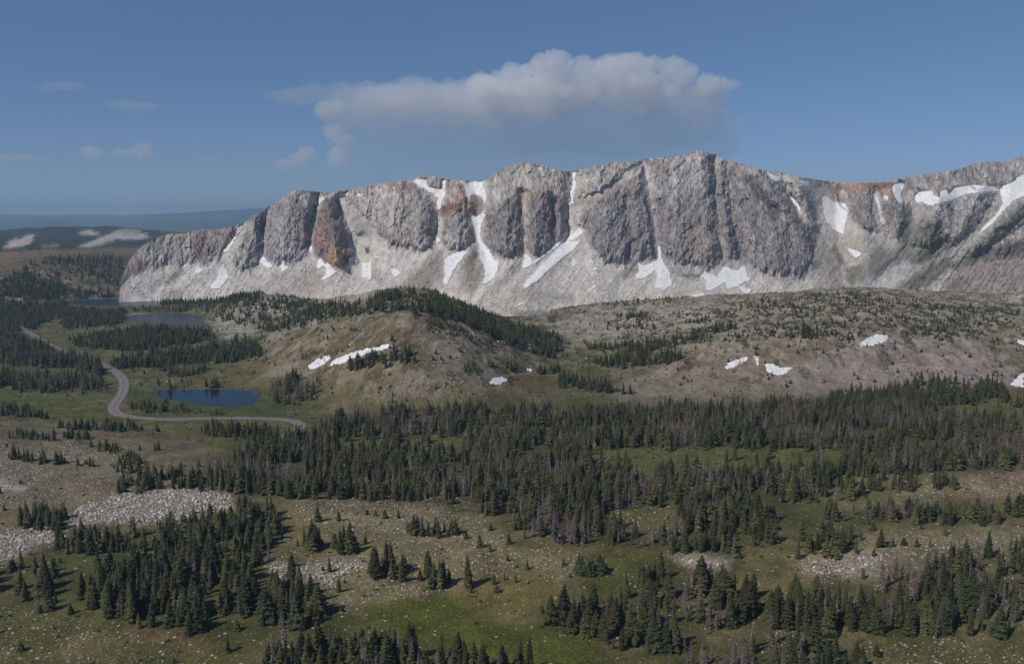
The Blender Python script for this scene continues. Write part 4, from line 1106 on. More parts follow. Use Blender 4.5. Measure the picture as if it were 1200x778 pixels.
mtn_snow = [
    ([(286, 263), (281, 272), (272, 288), (266, 297), (260, 294), (270, 284), (276.5, 274), (278, 267)], 'narrow snow strip in the left gully just below the low end of the ridge'),
    ([(262, 308), (265, 315), (269, 325), (262, 333.5), (257.6, 338.6), (248, 339), (246, 334.5), (253.5, 327), (256.5, 317)], 'snow wedge widening down the talus under the leftmost snow gully'),
    ([(229, 313), (240, 315), (233, 321.5), (229, 320)], 'small snow triangle at the foot of the dark purple crag'),
    ([(215, 309.5), (221, 309.5), (219, 313), (215, 313)], 'tiny snow scrap beside the green scrub streak on the left talus'),
    ([(306, 290), (309, 300.5), (315, 307), (321, 311), (313, 315), (309, 311), (302.5, 307), (304, 298)], 'snow cone with a pointed top at the base of the grey slab cliff, left corner'),
    ([(330.6, 304), (334, 305), (333.6, 311), (340, 313.5), (328.5, 319.5), (329, 311)], 'small snow triangle under the middle of the tall grey slab cliff'),
    ([(362.5, 289), (367, 288), (366, 296), (361.5, 295.5)], 'tiny snow spot in the cleft left of the brown pyramid crag'),
    ([(373, 303), (377, 303), (381, 309), (384, 307), (389, 313.5), (395, 319), (390, 323), (381, 327.5), (375, 329.5), (382, 321), (381, 312), (374, 315.5), (370, 313.5)], 'forked snow patch at the foot of the brown pyramid crag'),
    ([(424, 309), (435.5, 307), (436, 326), (431, 328), (424, 325)], 'upright block of snow on the pale talus right of the brown crag'),
    ([(458, 315), (464, 314), (471, 319.6), (461, 326.5)], 'small round snow patch on pale talus left of the dead brown spur'),
    ([(373, 231), (386, 228.5), (381, 234), (374, 241), (372, 236)], 'snow triangle at the crest above the brown pyramid crag'),
    ([(394, 228.5), (411, 224.5), (408, 230), (399, 232)], 'snow strip lying along the crest right of the brown crag'),
    ([(418, 227), (424, 226), (423, 230.5), (418, 231)], 'tiny snow spot just under the crest right of the crest strip'),
    ([(483, 212), (490, 210), (504.5, 210.5), (500, 214), (501.5, 219), (516, 222), (519, 220), (518, 211), (523, 211), (522, 223), (523, 229), (518, 236), (517, 244), (514, 248), (511, 237.6), (514, 233), (507, 227), (498, 224), (489, 217)], 'branching snowfield below the small pale peak on the crest'),
    ([(539, 212), (547, 213.5), (565, 213), (570, 211), (566, 217), (569, 224), (571, 231), (568, 242), (565, 231), (561, 229), (553, 228), (550, 237), (547, 230), (545, 221)], 'wide snow bowl at the crest above the brown gully'),
    ([(551, 250), (557, 254), (566, 249), (569, 251), (565, 262), (563, 272.6), (565, 283), (573.5, 293), (580, 304), (585, 306), (584, 316), (579, 326), (571, 332), (563, 333.5), (569, 324), (567, 312), (562, 299), (561, 287), (557, 275), (553.5, 260)], 'long curving snow couloir dropping from the crest bowl to the talus'),
    ([(520, 305), (526, 300), (540, 293), (548, 295), (537, 309.6), (530, 320), (524, 335), (519, 333), (521, 322)], 'leaning snow patch between the two brown talus spurs'),
    ([(510.5, 274), (517, 281), (511, 287)], 'small snow spot at the bottom of the dark cleft by the ribbed cliff'),
    ([(615, 298), (619, 299), (624.5, 305.5), (623, 311), (614, 315.5), (611, 313)], 'snow cone under the thin white gully between two dark buttresses'),
    ([(623, 193.5), (634, 197), (637, 199), (630, 198.5)], 'thin snow sliver on the rounded summit left of the long chute'),
    ([(668, 201), (675.5, 201), (673.5, 211), (676.5, 214), (673.5, 223.5), (671.5, 238), (668, 242), (664.5, 237), (668, 230), (666, 221), (668, 211)], 'straight snow chute dropping from the notch in the middle of the crest'),
    ([(647, 280), (651, 281), (651, 286), (662, 277.5), (661, 283), (648, 293), (637, 302), (624, 311), (625, 307), (640, 296), (646, 290)], 'thin upper snow streak slanting down the tan fan'),
    ([(679, 267), (686, 271.6), (677, 279), (667, 284), (682, 281), (675, 291), (656, 305.5), (644, 316), (632, 328), (615, 338.5), (612.5, 334), (623.5, 322), (634, 311), (648, 297), (658, 287), (668, 276)], 'long broad snow streak slanting down the tan fan below the chute'),
    ([(671, 302), (674, 302), (677.5, 309.7), (670, 314)], 'small snow triangle right of the long slanting streak'),
    ([(691, 303.5), (697, 306), (696, 309), (691, 308.6)], 'upper of two tiny snow spots at the left foot of the great face'),
    ([(695, 313.5), (700, 312.5), (701, 317), (694.5, 318)], 'lower of two tiny snow spots at the left foot of the great face'),
    ([(601, 360), (615, 352), (614, 356), (605, 361)], 'flat snow smear near the bottom of the big central fan'),
    ([(687, 341), (698, 334), (701, 335), (691, 342)], 'thin snow smear low on the talus under the great face'),
    ([(771.5, 288), (774, 288), (775, 303), (784, 316), (788.5, 334.4), (777.5, 340.5), (767, 337), (770, 324.7), (768, 317), (756, 326), (743, 328), (749, 316), (747, 308), (755, 311), (770, 305)], 'two-legged snow patch under the gully in the great face'),
    ([(821, 323), (826, 318.5), (840, 323.6), (847, 314), (851, 312.5), (864, 317), (868.5, 312.5), (874, 313.5), (876, 322.5), (881, 328), (873, 331), (866, 335), (882, 339), (876, 347.5), (870.7, 342), (864, 336), (853, 339.5), (850, 331), (832, 341.5), (826, 341), (828, 330)], 'large ragged snow patch at the foot of the great face'),
    ([(807, 346), (818, 344), (825, 342.5), (828, 349.6), (808, 353.5)], 'low snow scrap just below the large ragged patch'),
    ([(744, 354), (755, 349), (763, 353), (765, 356), (746, 356.5)], 'flat snow scrap behind the hill under the two-legged patch'),
    ([(899, 203.5), (915, 207), (912, 213.5), (904, 209.5)], 'snow strip on the crest just right of the highest summit'),
    ([(931, 210.5), (949, 213), (950.5, 220.5), (943, 217.5)], 'second snow strip on the crest, farther from the highest summit'),
    ([(922.5, 227), (931, 233.5), (939, 244), (937, 250), (930.5, 239)], 'thin snow line in the gully below the crest strips'),
    ([(963.5, 231), (968.5, 229.5), (977, 236.6), (991, 238), (995.5, 246), (992, 258), (988.5, 275), (979, 271), (970, 262), (965.5, 250)], 'big shield-shaped snowfield in the bowl under the orange saddle'),
    ([(1023.5, 226), (1027, 228), (1032.5, 242), (1035.5, 259), (1033, 262), (1029, 244)], 'narrow upright snow streak beside the dark crag in the bowl'),
    ([(1034.5, 229), (1040.5, 228.5), (1041.5, 234.5), (1037, 236)], 'small round snow dot right of the narrow upright streak'),
    ([(1045, 219), (1053, 213.5), (1060.5, 213.5), (1059, 219), (1056.5, 227), (1057, 239), (1053.5, 239), (1047, 229)], 'snow tongue hanging from the crest right of the saddle'),
    ([(992, 290.5), (999, 292), (1012, 297), (1003.5, 303.5), (998, 299)], 'small snow wedge on the floor of the bowl'),
    ([(1070.5, 231), (1077, 224.5), (1092.6, 223), (1094.6, 229.7), (1101, 230.7), (1103, 223), (1109, 222), (1112, 227.6), (1119, 220), (1137, 217), (1142, 223), (1161, 219.5), (1144, 226), (1131.7, 228), (1115, 236), (1101, 238.5), (1088.5, 241.5), (1082, 237.5), (1074, 238)], 'long horizontal snow band with notched top on the right-hand ridge'),
    ([(1138, 216), (1160, 218), (1173, 217.5), (1173, 225), (1160, 224), (1146, 226)], 'thin snow link between the notched band and the long-tailed snowfield'),
    ([(1170, 219), (1185, 214.5), (1195.5, 206), (1204, 203), (1235, 198), (1240, 214), (1204, 228), (1189, 234.5), (1177, 246.5), (1162.6, 263), (1143, 279), (1151, 267), (1168, 251), (1175, 238)], 'snowfield with a long tail running down to the left by the right edge'),
]
mx = np.arange(140, 1400, .95)
nv = 300
# rows: back slope, crest, face, buried foot
vv = np.linspace(0, 1, nv) ** 1.0
SNOWM = np.clip(MS.blur(sum(MS.fill(p_) for p_, _ in mtn_snow), 1.5) * 1.6, 0, 1)
MX = np.repeat(mx[None], nv, 0)
yc = crest_y(mx); yf = np.maximum(I(foot_pts, mx) + 4, yc + 3)
MY = yc[None] + vv[:, None] * (yf - yc)[None]
MD = mtn_depth(MX, MY)
X, Y, Z = unproj(MX, MY, MD)
mrgb = paint_mtn(MX, MY)
# buried skirt in front
sk = [(X[-1], Y[-1] - 12, Z[-1] - 30)]
back = []
bx, by, bz = X[0], Y[0], Z[0]
kb = np.hanning(31); kb /= kb.sum()
sm = lambda a: np.convolve(np.pad(a, 15, mode='edge'), kb, mode='valid')
bzs, bys = sm(bz), sm(by)
for dY, dz in ((6, -2.), (25, -6), (70, -16), (200, -45), (500, -140), (900, -330)):
    w = min(1, dY / 60)
    yy = by * (1 - w) + bys * w + dY
    zz = bz * (1 - w) + bzs * w + dz * np.clip(1.0, 0, 1) + 4 * fbm(bx / 40, yy / 40, 5, 3) * w
    zz = np.minimum(zz, bz - 1.0)
    back.append((bx * yy / by, yy, np.maximum(zz, -60)))
back = back[::-1]
AX = np.vstack([np.array([b[0] for b in back]), X, sk[0][0][None]])
AY = np.vstack([np.array([b[1] for b in back]), Y, sk[0][1][None]])
AZ = np.vstack([np.array([b[2] for b in back]), Z, sk[0][2][None]])
crgb = np.concatenate([np.repeat(lin((112, 106, 94))[None, None], len(back), 0).repeat(len(mx), 1), mrgb, mrgb[-1:]], 0)
ny, nx = AX.shape
idx = np.arange(ny * nx).reshape(ny, nx)
quads = np.stack([idx[:-1, :-1], idx[1:, :-1], idx[1:, 1:], idx[:-1, 1:]], -1).reshape(-1, 4)
mtn = mesh_obj('mountain', np.stack([AX, AY, AZ], -1).reshape(-1, 3), quads, M_ROCK, smooth=False)
set_col(mtn, 'Col', crgb.reshape(-1, 3))
tag(mtn, kind='structure')

tick('snow patch')
# ------------------------------------------------------------------ snow patches
def snow_patch(poly, surf, label, step=.5, thick=2.2, rag=1.0):
    P = np.array(poly, float)
    gx = np.arange(P[:, 0].min() - 2, P[:, 0].max() + 2, step); gy = np.arange(P[:, 1].min() - 2, P[:, 1].max() + 2, step)
    A, B = np.meshgrid(gx, gy)
    wx = A + rag * (1.3 * fbm(A / 4.5, B / 4.5, 101, 4, .65)*1.6); wy = B + rag * (1.3 * fbm(A / 4.5, B / 4.5, 105, 4, .65)*1.6)
    m = in_poly(wx, wy, poly)
    q = m[:-1, :-1] & m[1:, :-1] & m[1:, 1:] & m[:-1, 1:]
    if not q.any():
        return None
    top = surf(A, B, thick); bot = surf(A, B, -3.0)
    n = A.size
    idx = np.arange(n).reshape(A.shape)
    f = np.stack([idx[:-1, :-1], idx[1:, :-1], idx[1:, 1:], idx[:-1, 1:]], -1)[q]
    V = np.concatenate([np.stack(top, -1).reshape(-1, 3), np.stack(bot, -1).reshape(-1, 3)])
    # skirt along the outline
    e = np.concatenate([f[:, [0, 1]], f[:, [1, 2]], f[:, [2, 3]], f[:, [3, 0]]])
    key = np.sort(e, 1); kk = key[:, 0] * n + key[:, 1]
    u, inv, cnt = np.unique(kk, return_inverse=True, return_counts=True)
    be = e[cnt[inv] == 1]
    sf = np.stack([be[:, 1], be[:, 0], be[:, 0] + n, be[:, 1] + n], 1)
    fa = np.concatenate([f, sf])
    used = np.unique(fa); rm = np.zeros(2 * n, int); rm[used] = np.arange(len(used))
    V = V[used]; fa = rm[fa]
    c = V.mean(0)
    o = mesh_obj('snow_patch', V - c, fa, M_SNOW, smooth=True)
    o.location = c
    tag(o, label, 'snow patch', 'snow patches left on the mountain and the hills')
    return o


def surf_mtn(A, B, t):
    acc = 0
    for dx, dy in ((0, 0), (1.5, 0), (-1.5, 0), (0, 1.5), (0, -1.5)):
        acc = acc + mtn_depth(A + dx, B + dy, False)
    D = acc / 5 - t * .8
    return unproj(A, B, D)


def surf_ground(A, B, t):
    x, y, z = ground_hit(A.ravel(), B.ravel(), 900, 1900, zfast, 160)
    return x.reshape(A.shape), y.reshape(A.shape), z.reshape(A.shape) + t * .35


for poly, lab in mtn_snow:
    snow_patch(poly, surf_mtn, lab)
ground_snow = [
    ([(360, 429), (372, 420), (386, 415.5), (388, 420), (383, 425.5), (372, 431), (363, 434)], 'snow patch on the brown hill, the left one of a pair'),
    ([(386, 429), (389, 423), (405, 415.5), (428, 409), (442, 407), (453, 403.5), (464, 406), (450.5, 410), (438, 412.5), (410, 422), (400, 427)], 'long snow patch on the brown hill with spruces along its lower edge'),
    ([(573.5, 448), (578.6, 443), (588, 442), (597, 446), (586, 451.5), (576.6, 451.5)], 'lone oval snow patch in the grass below the wooded knoll'),
    ([(616.5, 432), (624.5, 432), (623.5, 436), (617.5, 435.5)], 'tiny snow scrap among trees right of the lone oval patch'),
    ([(848, 431), (853, 425), (875, 417.5), (878.5, 421), (864, 429), (853, 433)], 'slanting snow patch on the pinkish hill, the left one of three'),
    ([(882, 417.5), (890.5, 417.5), (889.5, 429), (886.5, 429), (885.5, 422)], 'small hook-shaped snow patch between two larger ones on the pinkish hill'),
    ([(896, 426), (905, 426), (914, 431), (932, 430), (918, 440), (907.5, 440), (898, 435)], 'tapering snow patch on the pinkish hill, right of the small hook'),
    ([(1006, 403), (1027, 391), (1040.5, 394), (1040, 400.5), (1027, 404.5), (1009, 406.5)], 'snow patch high on the pinkish hill, alone above the others'),
    ([(1182.5, 451.5), (1195.6, 438), (1206, 435.5), (1218, 438), (1218, 453), (1198, 454)], 'snow patch cut by the right edge above the spruce band'),
    ([(1189, 396.5), (1202, 399.5), (1216, 404), (1200, 405.5), (1192, 401)], 'thin snow strip at the right edge on the grassy hillside'),
]
for poly, lab in ground_snow:
    snow_patch(poly, surf_ground, lab, step=.75, thick=2.6)

tick('trees')
# ------------------------------------------------------------------ trees
def crown_template(nw, nb, dead=False, seed=0, fat=.19, tip=.06, base=.06, blades=2):
    """unit-height conifer crown: whorls of drooping sprays; returns verts, quads, tint"""
    r = np.random.default_rng(seed)
    V = []; Q = []; T = []
    lop = r.uniform(-.25, .25, 8)
    for i in range(nw):
        t = (i + r.uniform(-.25, .25)) / nw                    # 0 bottom .. 1 top
        h = base + (1 - base) * np.clip(t, 0, 1) ** .93
        R = fat * (1 - t) ** (.78 if not dead else .7) * (1.0 if t > .08 else .8) + .012
        n = max(3, int(round(nb * (1 - .55 * t))))
        a0 = r.uniform(0, 6.28)
        for j in range(n):
            a = a0 + 6.283 * j / n + r.uniform(-.25, .25)
            rr = R * r.uniform(.62, 1.22) * (1 + lop[int(a * 8 / 6.283) % 8])
            if dead:
                rr *= r.uniform(.4, 1.0)
                if r.uniform() < .18: continue
            dr = rr * r.uniform(.25, .65) * (1 - .6 * t)        # droop
            up = rr * .12
            ca, sa = math.cos(a), math.sin(a)
            w = (.42 if not dead else .17) * R * r.uniform(.7, 1.3) + (.006 if not dead else .004)
            hb = h + r.uniform(-.012, .012)
            k = len(V)
            tt = r.uniform(.7, 1.25)
            m = .55
            # spine: trunk -> mid -> tip, with side edges hanging lower
            V += [(0.0, 0.0, hb + up), (ca * rr * m - sa * w, sa * rr * m + ca * w, hb - dr * .4 - w * .45), (ca * rr, sa * rr, hb - dr), (ca * rr * m + sa * w, sa * rr * m - ca * w, hb - dr * .4 - w * .45), (ca * rr * m, sa * rr * m, hb - dr * .15 + w * .12)]
            Q += [(k, k + 1, k + 4), (k + 1, k + 2, k + 4), (k + 2, k + 3, k + 4), (k + 3, k, k + 4)]
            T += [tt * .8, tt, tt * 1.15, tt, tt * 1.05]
    k = len(V)
    # leader
    V += [(.008, 0, .95), (-.005, .007, .95), (-.005, -.007, .95), (0, 0, 1.05)]
    Q += [(k, k + 1, k + 3), (k + 1, k + 2, k + 3), (k + 2, k, k + 3)]
    T += [1, 1, 1, 1]
    if not dead:
        # dense inner needles
        n = 6; k = len(V)
        for j in range(n):
            a = 6.283 * j / n
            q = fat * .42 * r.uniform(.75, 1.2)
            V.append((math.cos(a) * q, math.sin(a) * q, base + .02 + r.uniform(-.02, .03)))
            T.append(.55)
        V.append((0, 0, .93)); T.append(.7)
        for j in range(n):
            Q.append((k + j, k + (j + 1) % n, k + n))
    return np.array(V), np.array(Q), np.array(T)


def trunk_template(dead=False, top=.9):
    V = []; Q = []
    n = 5
    rb = .016 if not dead else .013
    for h, q in ((-.04, rb * 1.5), (.03, rb), (.5, rb * .55), (top, rb * .15)):
        for j in range(n):
            V.append((math.cos(6.283 * j / n) * q, math.sin(6.283 * j / n) * q, h))
    for l in range(3):
        for j in range(n):
            a = l * n + j; b = l * n + (j + 1) % n
            Q += [(a, b, b + n), (a, b + n, a + n)]
    return np.array(V), np.array(Q)


LIVE_C = [lin(c) for c in ((66, 68, 44), (58, 60, 39), (74, 74, 46), (60, 65, 44), (68, 66, 41))]
DEAD_C = [lin(c) for c in ((104, 93, 91), (90, 80, 79), (114, 103, 100), (98, 86, 80))]

TS = Sheet(0, 1200, 250, 790, 1.0)
# tree stands: outline of where the trees stand, share of cover, share of dead trees, mean height m
stands = [
    ([(95, 690), (130, 672), (180, 664), (240, 655), (290, 668), (305, 700), (290, 725), (240, 735), (228, 752), (205, 740), (158, 735), (120, 722), (97, 703)], .9, .10, 18, 'the dense stand at lower left'),
    ([(70, 636), (120, 628), (200, 622), (260, 606), (300, 598), (332, 606), (332, 640), (280, 652), (200, 658), (150, 652), (80, 650)], .8, .08, 15, 'the row before the pale boulder field'),
    ([(12, 612), (40, 600), (80, 604), (84, 620), (45, 623), (14, 623)], .9, .03, 12, 'the clump between the two boulder fields'),
    ([(-9, 672), (25, 660), (55, 668), (80, 690), (60, 714), (40, 714), (20, 700), (-9, 692)], .5, .12, 16, 'the loose group by the left edge'),
    ([(125, 575), (160, 560), (245, 558), (248, 574), (176, 578), (126, 581)], .75, .02, 12, 'the row behind the pale boulder field'),
    ([(128, 546), (155, 535), (170, 545), (150, 556), (130, 554)], .8, .02, 11, 'the small clump on the tan bench'),
    ([(240, 562), (255, 545), (290, 522), (345, 514), (380, 502), (400, 492), (445, 490), (480, 482), (560, 482), (650, 484), (760, 482), (850, 478), (960, 473), (1050, 468), (1080, 484), (1209, 494), (1209, 548), (1130, 552), (1060, 556), (980, 560), (1000, 580), (1010, 586), (930, 590), (920, 610), (900, 636), (850, 648), (808, 650), (767, 644), (740, 642), (692, 640), (654, 643), (614, 630), (585, 607), (560, 605), (553, 587), (508, 590), (460, 589), (407, 587), (334, 583), (300, 579), (245, 575)], .92, .26, 16, 'the broad spruce band'),
    ([(970, 600), (1040, 597), (1209, 598), (1209, 616), (1100, 615), (1000, 612), (968, 612)], .85, .12, 14, 'the thin row across the right'),
    ([(938, 630), (1008, 624), (1013, 652), (938, 655)], .85, .15, 15, 'the clump left of pale scree patch'),
    ([(855, 615), (912, 610), (913, 638), (860, 641)], .85, .15, 15, 'the clump left of the tan slope'),
    ([(840, 640), (868, 640), (868, 654), (842, 656)], .8, .15, 14, 'the small clump at the band edge'),
    ([(975, 572), (1070, 560), (1076, 576), (1015, 581)], .6, .05, 13, ''),
    ([(1090, 560), (1122, 562), (1122, 576), (1092, 575)], .7, .05, 14, ''),
    ([(1020, 690), (1060, 675), (1120, 660), (1160, 648), (1209, 638), (1209, 742), (1170, 752), (1130, 744), (1090, 750), (1040, 745), (980, 738), (960, 748), (900, 735), (880, 718), (930, 706), (985, 704)], .72, .28, 17, 'the mixed stand at lower right'),
    ([(640, 730), (660, 716), (690, 712), (720, 702), (740, 690), (778, 690), (792, 710), (802, 745), (792, 770), (740, 766), (700, 752), (680, 745), (645, 740)], .75, .16, 17, 'the stand right of the bright meadow'),
    ([(738, 680), (775, 672), (779, 690), (740, 692)], .9, .04, 16, 'the clump behind the meadow stand'),
    ([(676, 670), (705, 668), (711, 677), (680, 678)], .9, .0, 13, 'the short clump on the green slope'),
    ([(800, 690), (850, 682), (882, 700), (870, 730), (830, 746), (800, 736)], .7, .3, 17, 'the half-dead stand in the lower middle'),
    ([(770, 790), (800, 764), (900, 752), (960, 758), (1000, 764), (1020, 790)], .75, .35, 17, 'the half-dead stand at the bottom edge'),
    ([(405, 768), (480, 764), (540, 776), (600, 785), (660, 788), (660, 790), (300, 790), (280, 776), (330, 764)], .9, .2, 17, 'the stand below the bright meadow'),
    ([(300, 705), (345, 692), (382, 706), (378, 735), (340, 742), (300, 732)], .8, .1, 17, 'the stand left of the rocky slope'),
    ([(345, 640), (388, 639), (413, 642), (410, 649), (360, 651)], .95, .02, 15, 'the clump above the central scree patch'),
    ([(285, 650), (330, 652), (331, 661), (290, 663)], .9, .12, 14, 'the clump left of central scree patch'),
    ([(475, 622), (540, 622), (541, 630), (478, 629)], .95, .03, 13, 'the flat-topped clump on the rocky slope'),
    ([(420, 664), (470, 669), (505, 673), (505, 684), (470, 682), (425, 673)], .95, .06, 17, 'the wide clump above the bright meadow'),
    ([(508, 679), (530, 682), (528, 691), (508, 690)], .95, .0, 17, 'the tight group above the bright meadow'),
    ([(535, 682), (558, 680), (560, 688), (537, 689)], .95, .0, 18, 'the tallest group above the meadow tip'),
    ([(640, 700), (648, 700), (648, 706), (640, 706)], .0, .0, 12, ''),
    # middle distance
    ([(22, 312), (60, 301), (142, 300), (146, 318), (142, 338), (156, 348), (80, 351), (-9, 351), (-9, 337), (15, 322)], .85, .02, 14.3, ''),
    ([(-9, 352), (80, 357), (75, 372), (50, 379), (40, 386), (-9, 390)], .85, .05, 15.6, ''),
    ([(80, 362), (150, 366), (148, 378), (130, 383), (75, 386), (70, 372)], .85, .04, 14.3, ''),
    ([(-9, 392), (28, 397), (52, 410), (98, 424), (122, 434), (118, 441), (80, 432), (-9, 428)], .85, .18, 20.0, ''),
    ([(80, 399), (120, 392), (180, 385), (240, 389), (256, 398), (215, 405), (160, 412), (115, 410), (85, 405)], .9, .06, 15.6, ''),
    ([(132, 426), (180, 415), (240, 410), (285, 402), (300, 404), (310, 416), (275, 425), (225, 426), (180, 432), (137, 431)], .8, .08, 16.9, ''),
    ([(-9, 440), (30, 440), (80, 444), (122, 450), (126, 459), (80, 461), (30, 461), (-9, 453)], .72, .35, 18.2, ''),
    ([(186, 434), (240, 432), (242, 438), (200, 442)], .7, .2, 15.6, ''),
    ([(150, 362), (200, 361), (260, 358), (300, 352), (330, 348), (352, 352), (395, 360), (395, 368), (352, 386), (322, 391), (290, 382), (252, 374), (250, 366), (200, 366), (160, 364)], .36, .02, 13.0, ''),
    ([(158, 353), (200, 351), (260, 348), (310, 345), (310, 351), (262, 355), (200, 358), (160, 358)], .8, .02, 13, ''),
    ([(318, 457), (345, 442), (378, 451), (375, 468), (345, 476), (320, 471)], .62, .25, 18.2, ''),
    ([(402, 427), (440, 419), (470, 413), (490, 419), (485, 425), (440, 433), (405, 435)], .62, .02, 15.6, ''),
    ([(430, 354), (455, 345), (480, 342), (512, 347), (540, 359), (580, 374), (620, 386), (655, 396), (662, 410), (650, 421), (600, 406), (560, 386), (520, 371), (500, 366), (440, 367)], .72, .04, 14.3, ''),
    ([(360, 362), (400, 356), (445, 358), (440, 369), (380, 375), (360, 373)], .6, .02, 13.0, ''),
    ([(690, 427), (730, 433), (790, 426), (802, 420), (780, 415), (720, 421)], .8, .08, 15.6, ''),
    ([(690, 409), (720, 405), (760, 402), (830, 387), (862, 381), (862, 388), (800, 403), (770, 413), (700, 414)], .62, .03, 13.0, ''),
    ([(715, 371), (758, 367), (758, 373), (722, 375)], .8, .0, 10.4, ''),
    ([(654, 441), (680, 446), (742, 461), (742, 466), (700, 459), (652, 453)], .8, .08, 15.6, ''),
    ([(572, 430), (600, 427), (617, 437), (590, 435)], .8, .0, 13.0, ''),
    ([(630, 433), (656, 433), (656, 438), (632, 438)], .8, .0, 14.3, ''),
    ([(870, 354), (940, 349), (1000, 343), (1060, 352), (1130, 361), (1172, 373), (1150, 386), (1090, 386), (1000, 381), (940, 386), (900, 396), (840, 400), (870, 389), (940, 375), (880, 366), (860, 359)], .30, .0, 7.8, ''),
    ([(690, 353), (760, 349), (805, 352), (760, 357), (692, 358)], .5, .0, 6, ''),
    ([(720, 385), (760, 380), (772, 384), (730, 390)], .55, .0, 9, ''),
    ([(800, 379), (860, 366), (872, 370), (812, 385)], .55, .0, 9, ''),
    ([(940, 386), (1012, 392), (1002, 400), (940, 396)], .5, .0, 9, ''),
    ([(1060, 386), (1152, 388), (1142, 399), (1060, 395)], .45, .0, 8, ''),
    ([(1150, 361), (1209, 362), (1209, 369), (1160, 367)], .5, .0, 8, ''),
    ([(500, 372), (560, 392), (600, 415), (580, 416), (540, 398), (500, 382)], .3, .0, 9, ''),
    ([(540, 432), (560, 430), (562, 436), (542, 438)], .5, .0, 9, ''),
    ([(392, 388), (430, 384), (432, 388), (394, 392)], .35, .0, 7, ''),
    ([(920, 393), (960, 386), (962, 394), (925, 397)], .7, .0, 11.7, ''),
    ([(975, 463), (1050, 456), (1090, 446), (1182, 456), (1178, 471), (1100, 478), (975, 471)], .85, .12, 16.9, ''),
    ([(1150, 470), (1209, 466), (1209, 476), (1160, 478)], .3, .1, 15.6, ''),
    ([(183, 452), (262, 449), (264, 455), (215, 456), (184, 458)], .4, .1, 14, ''),
    ([(240, 487), (260, 481), (262, 486), (244, 488)], .5, .0, 10.4, ''),
    ([(238, 502), (290, 506), (330, 508), (334, 516), (290, 514), (240, 512)], .5, .02, 14.3, ''),
    ([(8, 511), (60, 512), (105, 512), (104, 517), (40, 517), (8, 515)], .75, .0, 9.1, ''),
    ([(105, 524), (145, 524), (145, 529), (106, 529)], .7, .0, 10.4, ''),
    ([(8, 534), (40, 536), (75, 543), (72, 547), (40, 543), (8, 540)], .8, .0, 11.7, ''),
    ([(92, 544), (126, 546), (124, 550), (94, 549)], .6, .0, 9.1, ''),
    ([(68, 499), (140, 500), (190, 505), (190, 509), (130, 505), (70, 503)], .6, .0, 11.7, ''),
    ([(165, 526), (190, 526), (190, 530), (166, 530)], .5, .0, 10.4, ''),
    ([(200, 546), (242, 544), (242, 549), (202, 550)], .5, .0, 11.7, ''),
    ([(0, 476), (20, 480), (60, 490), (58, 494), (20, 488), (0, 486)], .7, .0, 13.0, ''),
    ([(150, 475), (190, 474), (215, 478), (225, 484), (160, 484)], .35, .02, 10.4, ''),
    ([(70, 268), (190, 264), (190, 290), (0, 294), (0, 272)], .15, .0, 14.3, ''),
]
gaps = [
    [(393, 511), (446, 512), (447, 532), (395, 531)], [(465, 511), (548, 512), (548, 530), (500, 536), (465, 530)],
    [(690, 524), (800, 528), (800, 560), (750, 562), (695, 550)], [(800, 524), (990, 528), (990, 556), (900, 560), (800, 560)],
    [(706, 598), (792, 594), (800, 622), (760, 634), (720, 620)], [(862, 583), (900, 578), (930, 588), (925, 615), (900, 602)],
    [(560, 500), (600, 500), (600, 512), (560, 512)], [(600, 560), (660, 556), (640, 572), (600, 572)], [(1000, 505), (1060, 500), (1050, 515), (1000, 518)],
    [(480, 545), (545, 540), (540, 554), (485, 556)], [(600, 528), (652, 524), (645, 540), (600, 543)], [(880, 503), (945, 499), (935, 513), (880, 514)], [(1060, 518), (1132, 514), (1122, 530), (1060, 533)], [(318, 545), (362, 540), (356, 553), (320, 557)],
    [(110, 648), (145, 650), (142, 668), (112, 668)], [(455, 352), (500, 352), (500, 362), (455, 362)], [(235, 700), (275, 695), (275, 712), (240, 715)],
]
SA = np.full(TS.zeros().shape, -1, int); DN = TS.zeros(); DEADF = TS.zeros(); HT = TS.zeros()
for i, (poly, d, df, h, nm) in enumerate(stands):
    m = TS.fill(poly) > .5
    DN[m] = d; DEADF[m] = df; HT[m] = h; SA[m] = i
for g in gaps:
    DN[TS.fill(g) > .5] *= .05
DNb = TS.blur(DN, 1.0)

# candidate ground positions, evenly jittered; denser cells near, all in the valley
cand = []
for y0, y1, cell in ((330, 800, 4.3), (800, 1300, 4.7), (1300, 2300, 5.4), (2300, 3000, 13)):
    ys_ = np.arange(y0, y1, cell)
    xs_ = np.arange(-.74 * y1, .74 * y1, cell)
    A, B = np.meshgrid(xs_, ys_)
    A = A + rng.uniform(-.48, .48, A.shape) * cell; B = B + rng.uniform(-.48, .48, B.shape) * cell
    k = np.abs(A) < .72 * B
    cand.append(np.stack([A[k], B[k]], 1))
cand = np.concatenate(cand)
cz = zfast(cand[:, 0], cand[:, 1])
cpx, cpy = proj(cand[:, 0], cand[:, 1], cz)
rx_, ry_ = reflect(cpx, cpy)
nz = fbm(cand[:, 0] / 22, cand[:, 1] / 22, 201, 3)
nz2 = fbm(cand[:, 0] / 60, cand[:, 1] / 60, 203, 3)
wx = rx_ + 9 * nz2 * np.clip((ry_ - 300) / 200, .1, 1.5); wy = ry_ + 3.5 * nz * np.clip((ry_ - 300) / 200, .1, 1.5)
dens = TS.sample(DNb, wx, wy)
iy = np.clip((wy - 250).astype(int), 0, TS.ny - 1); ix = np.clip(wx.astype(int), 0, TS.nx - 1)
sid = SA[iy, ix]; deadf = DEADF[iy, ix]; hts = HT[iy, ix]
hts = np.where(hts == 0, 9, hts)
ok = (dens * (1 + 1.8 * nz + 1.2 * nz2) * np.where(ry_ > 590, .50, .66) > rng.uniform(0, 1, len(cand)))
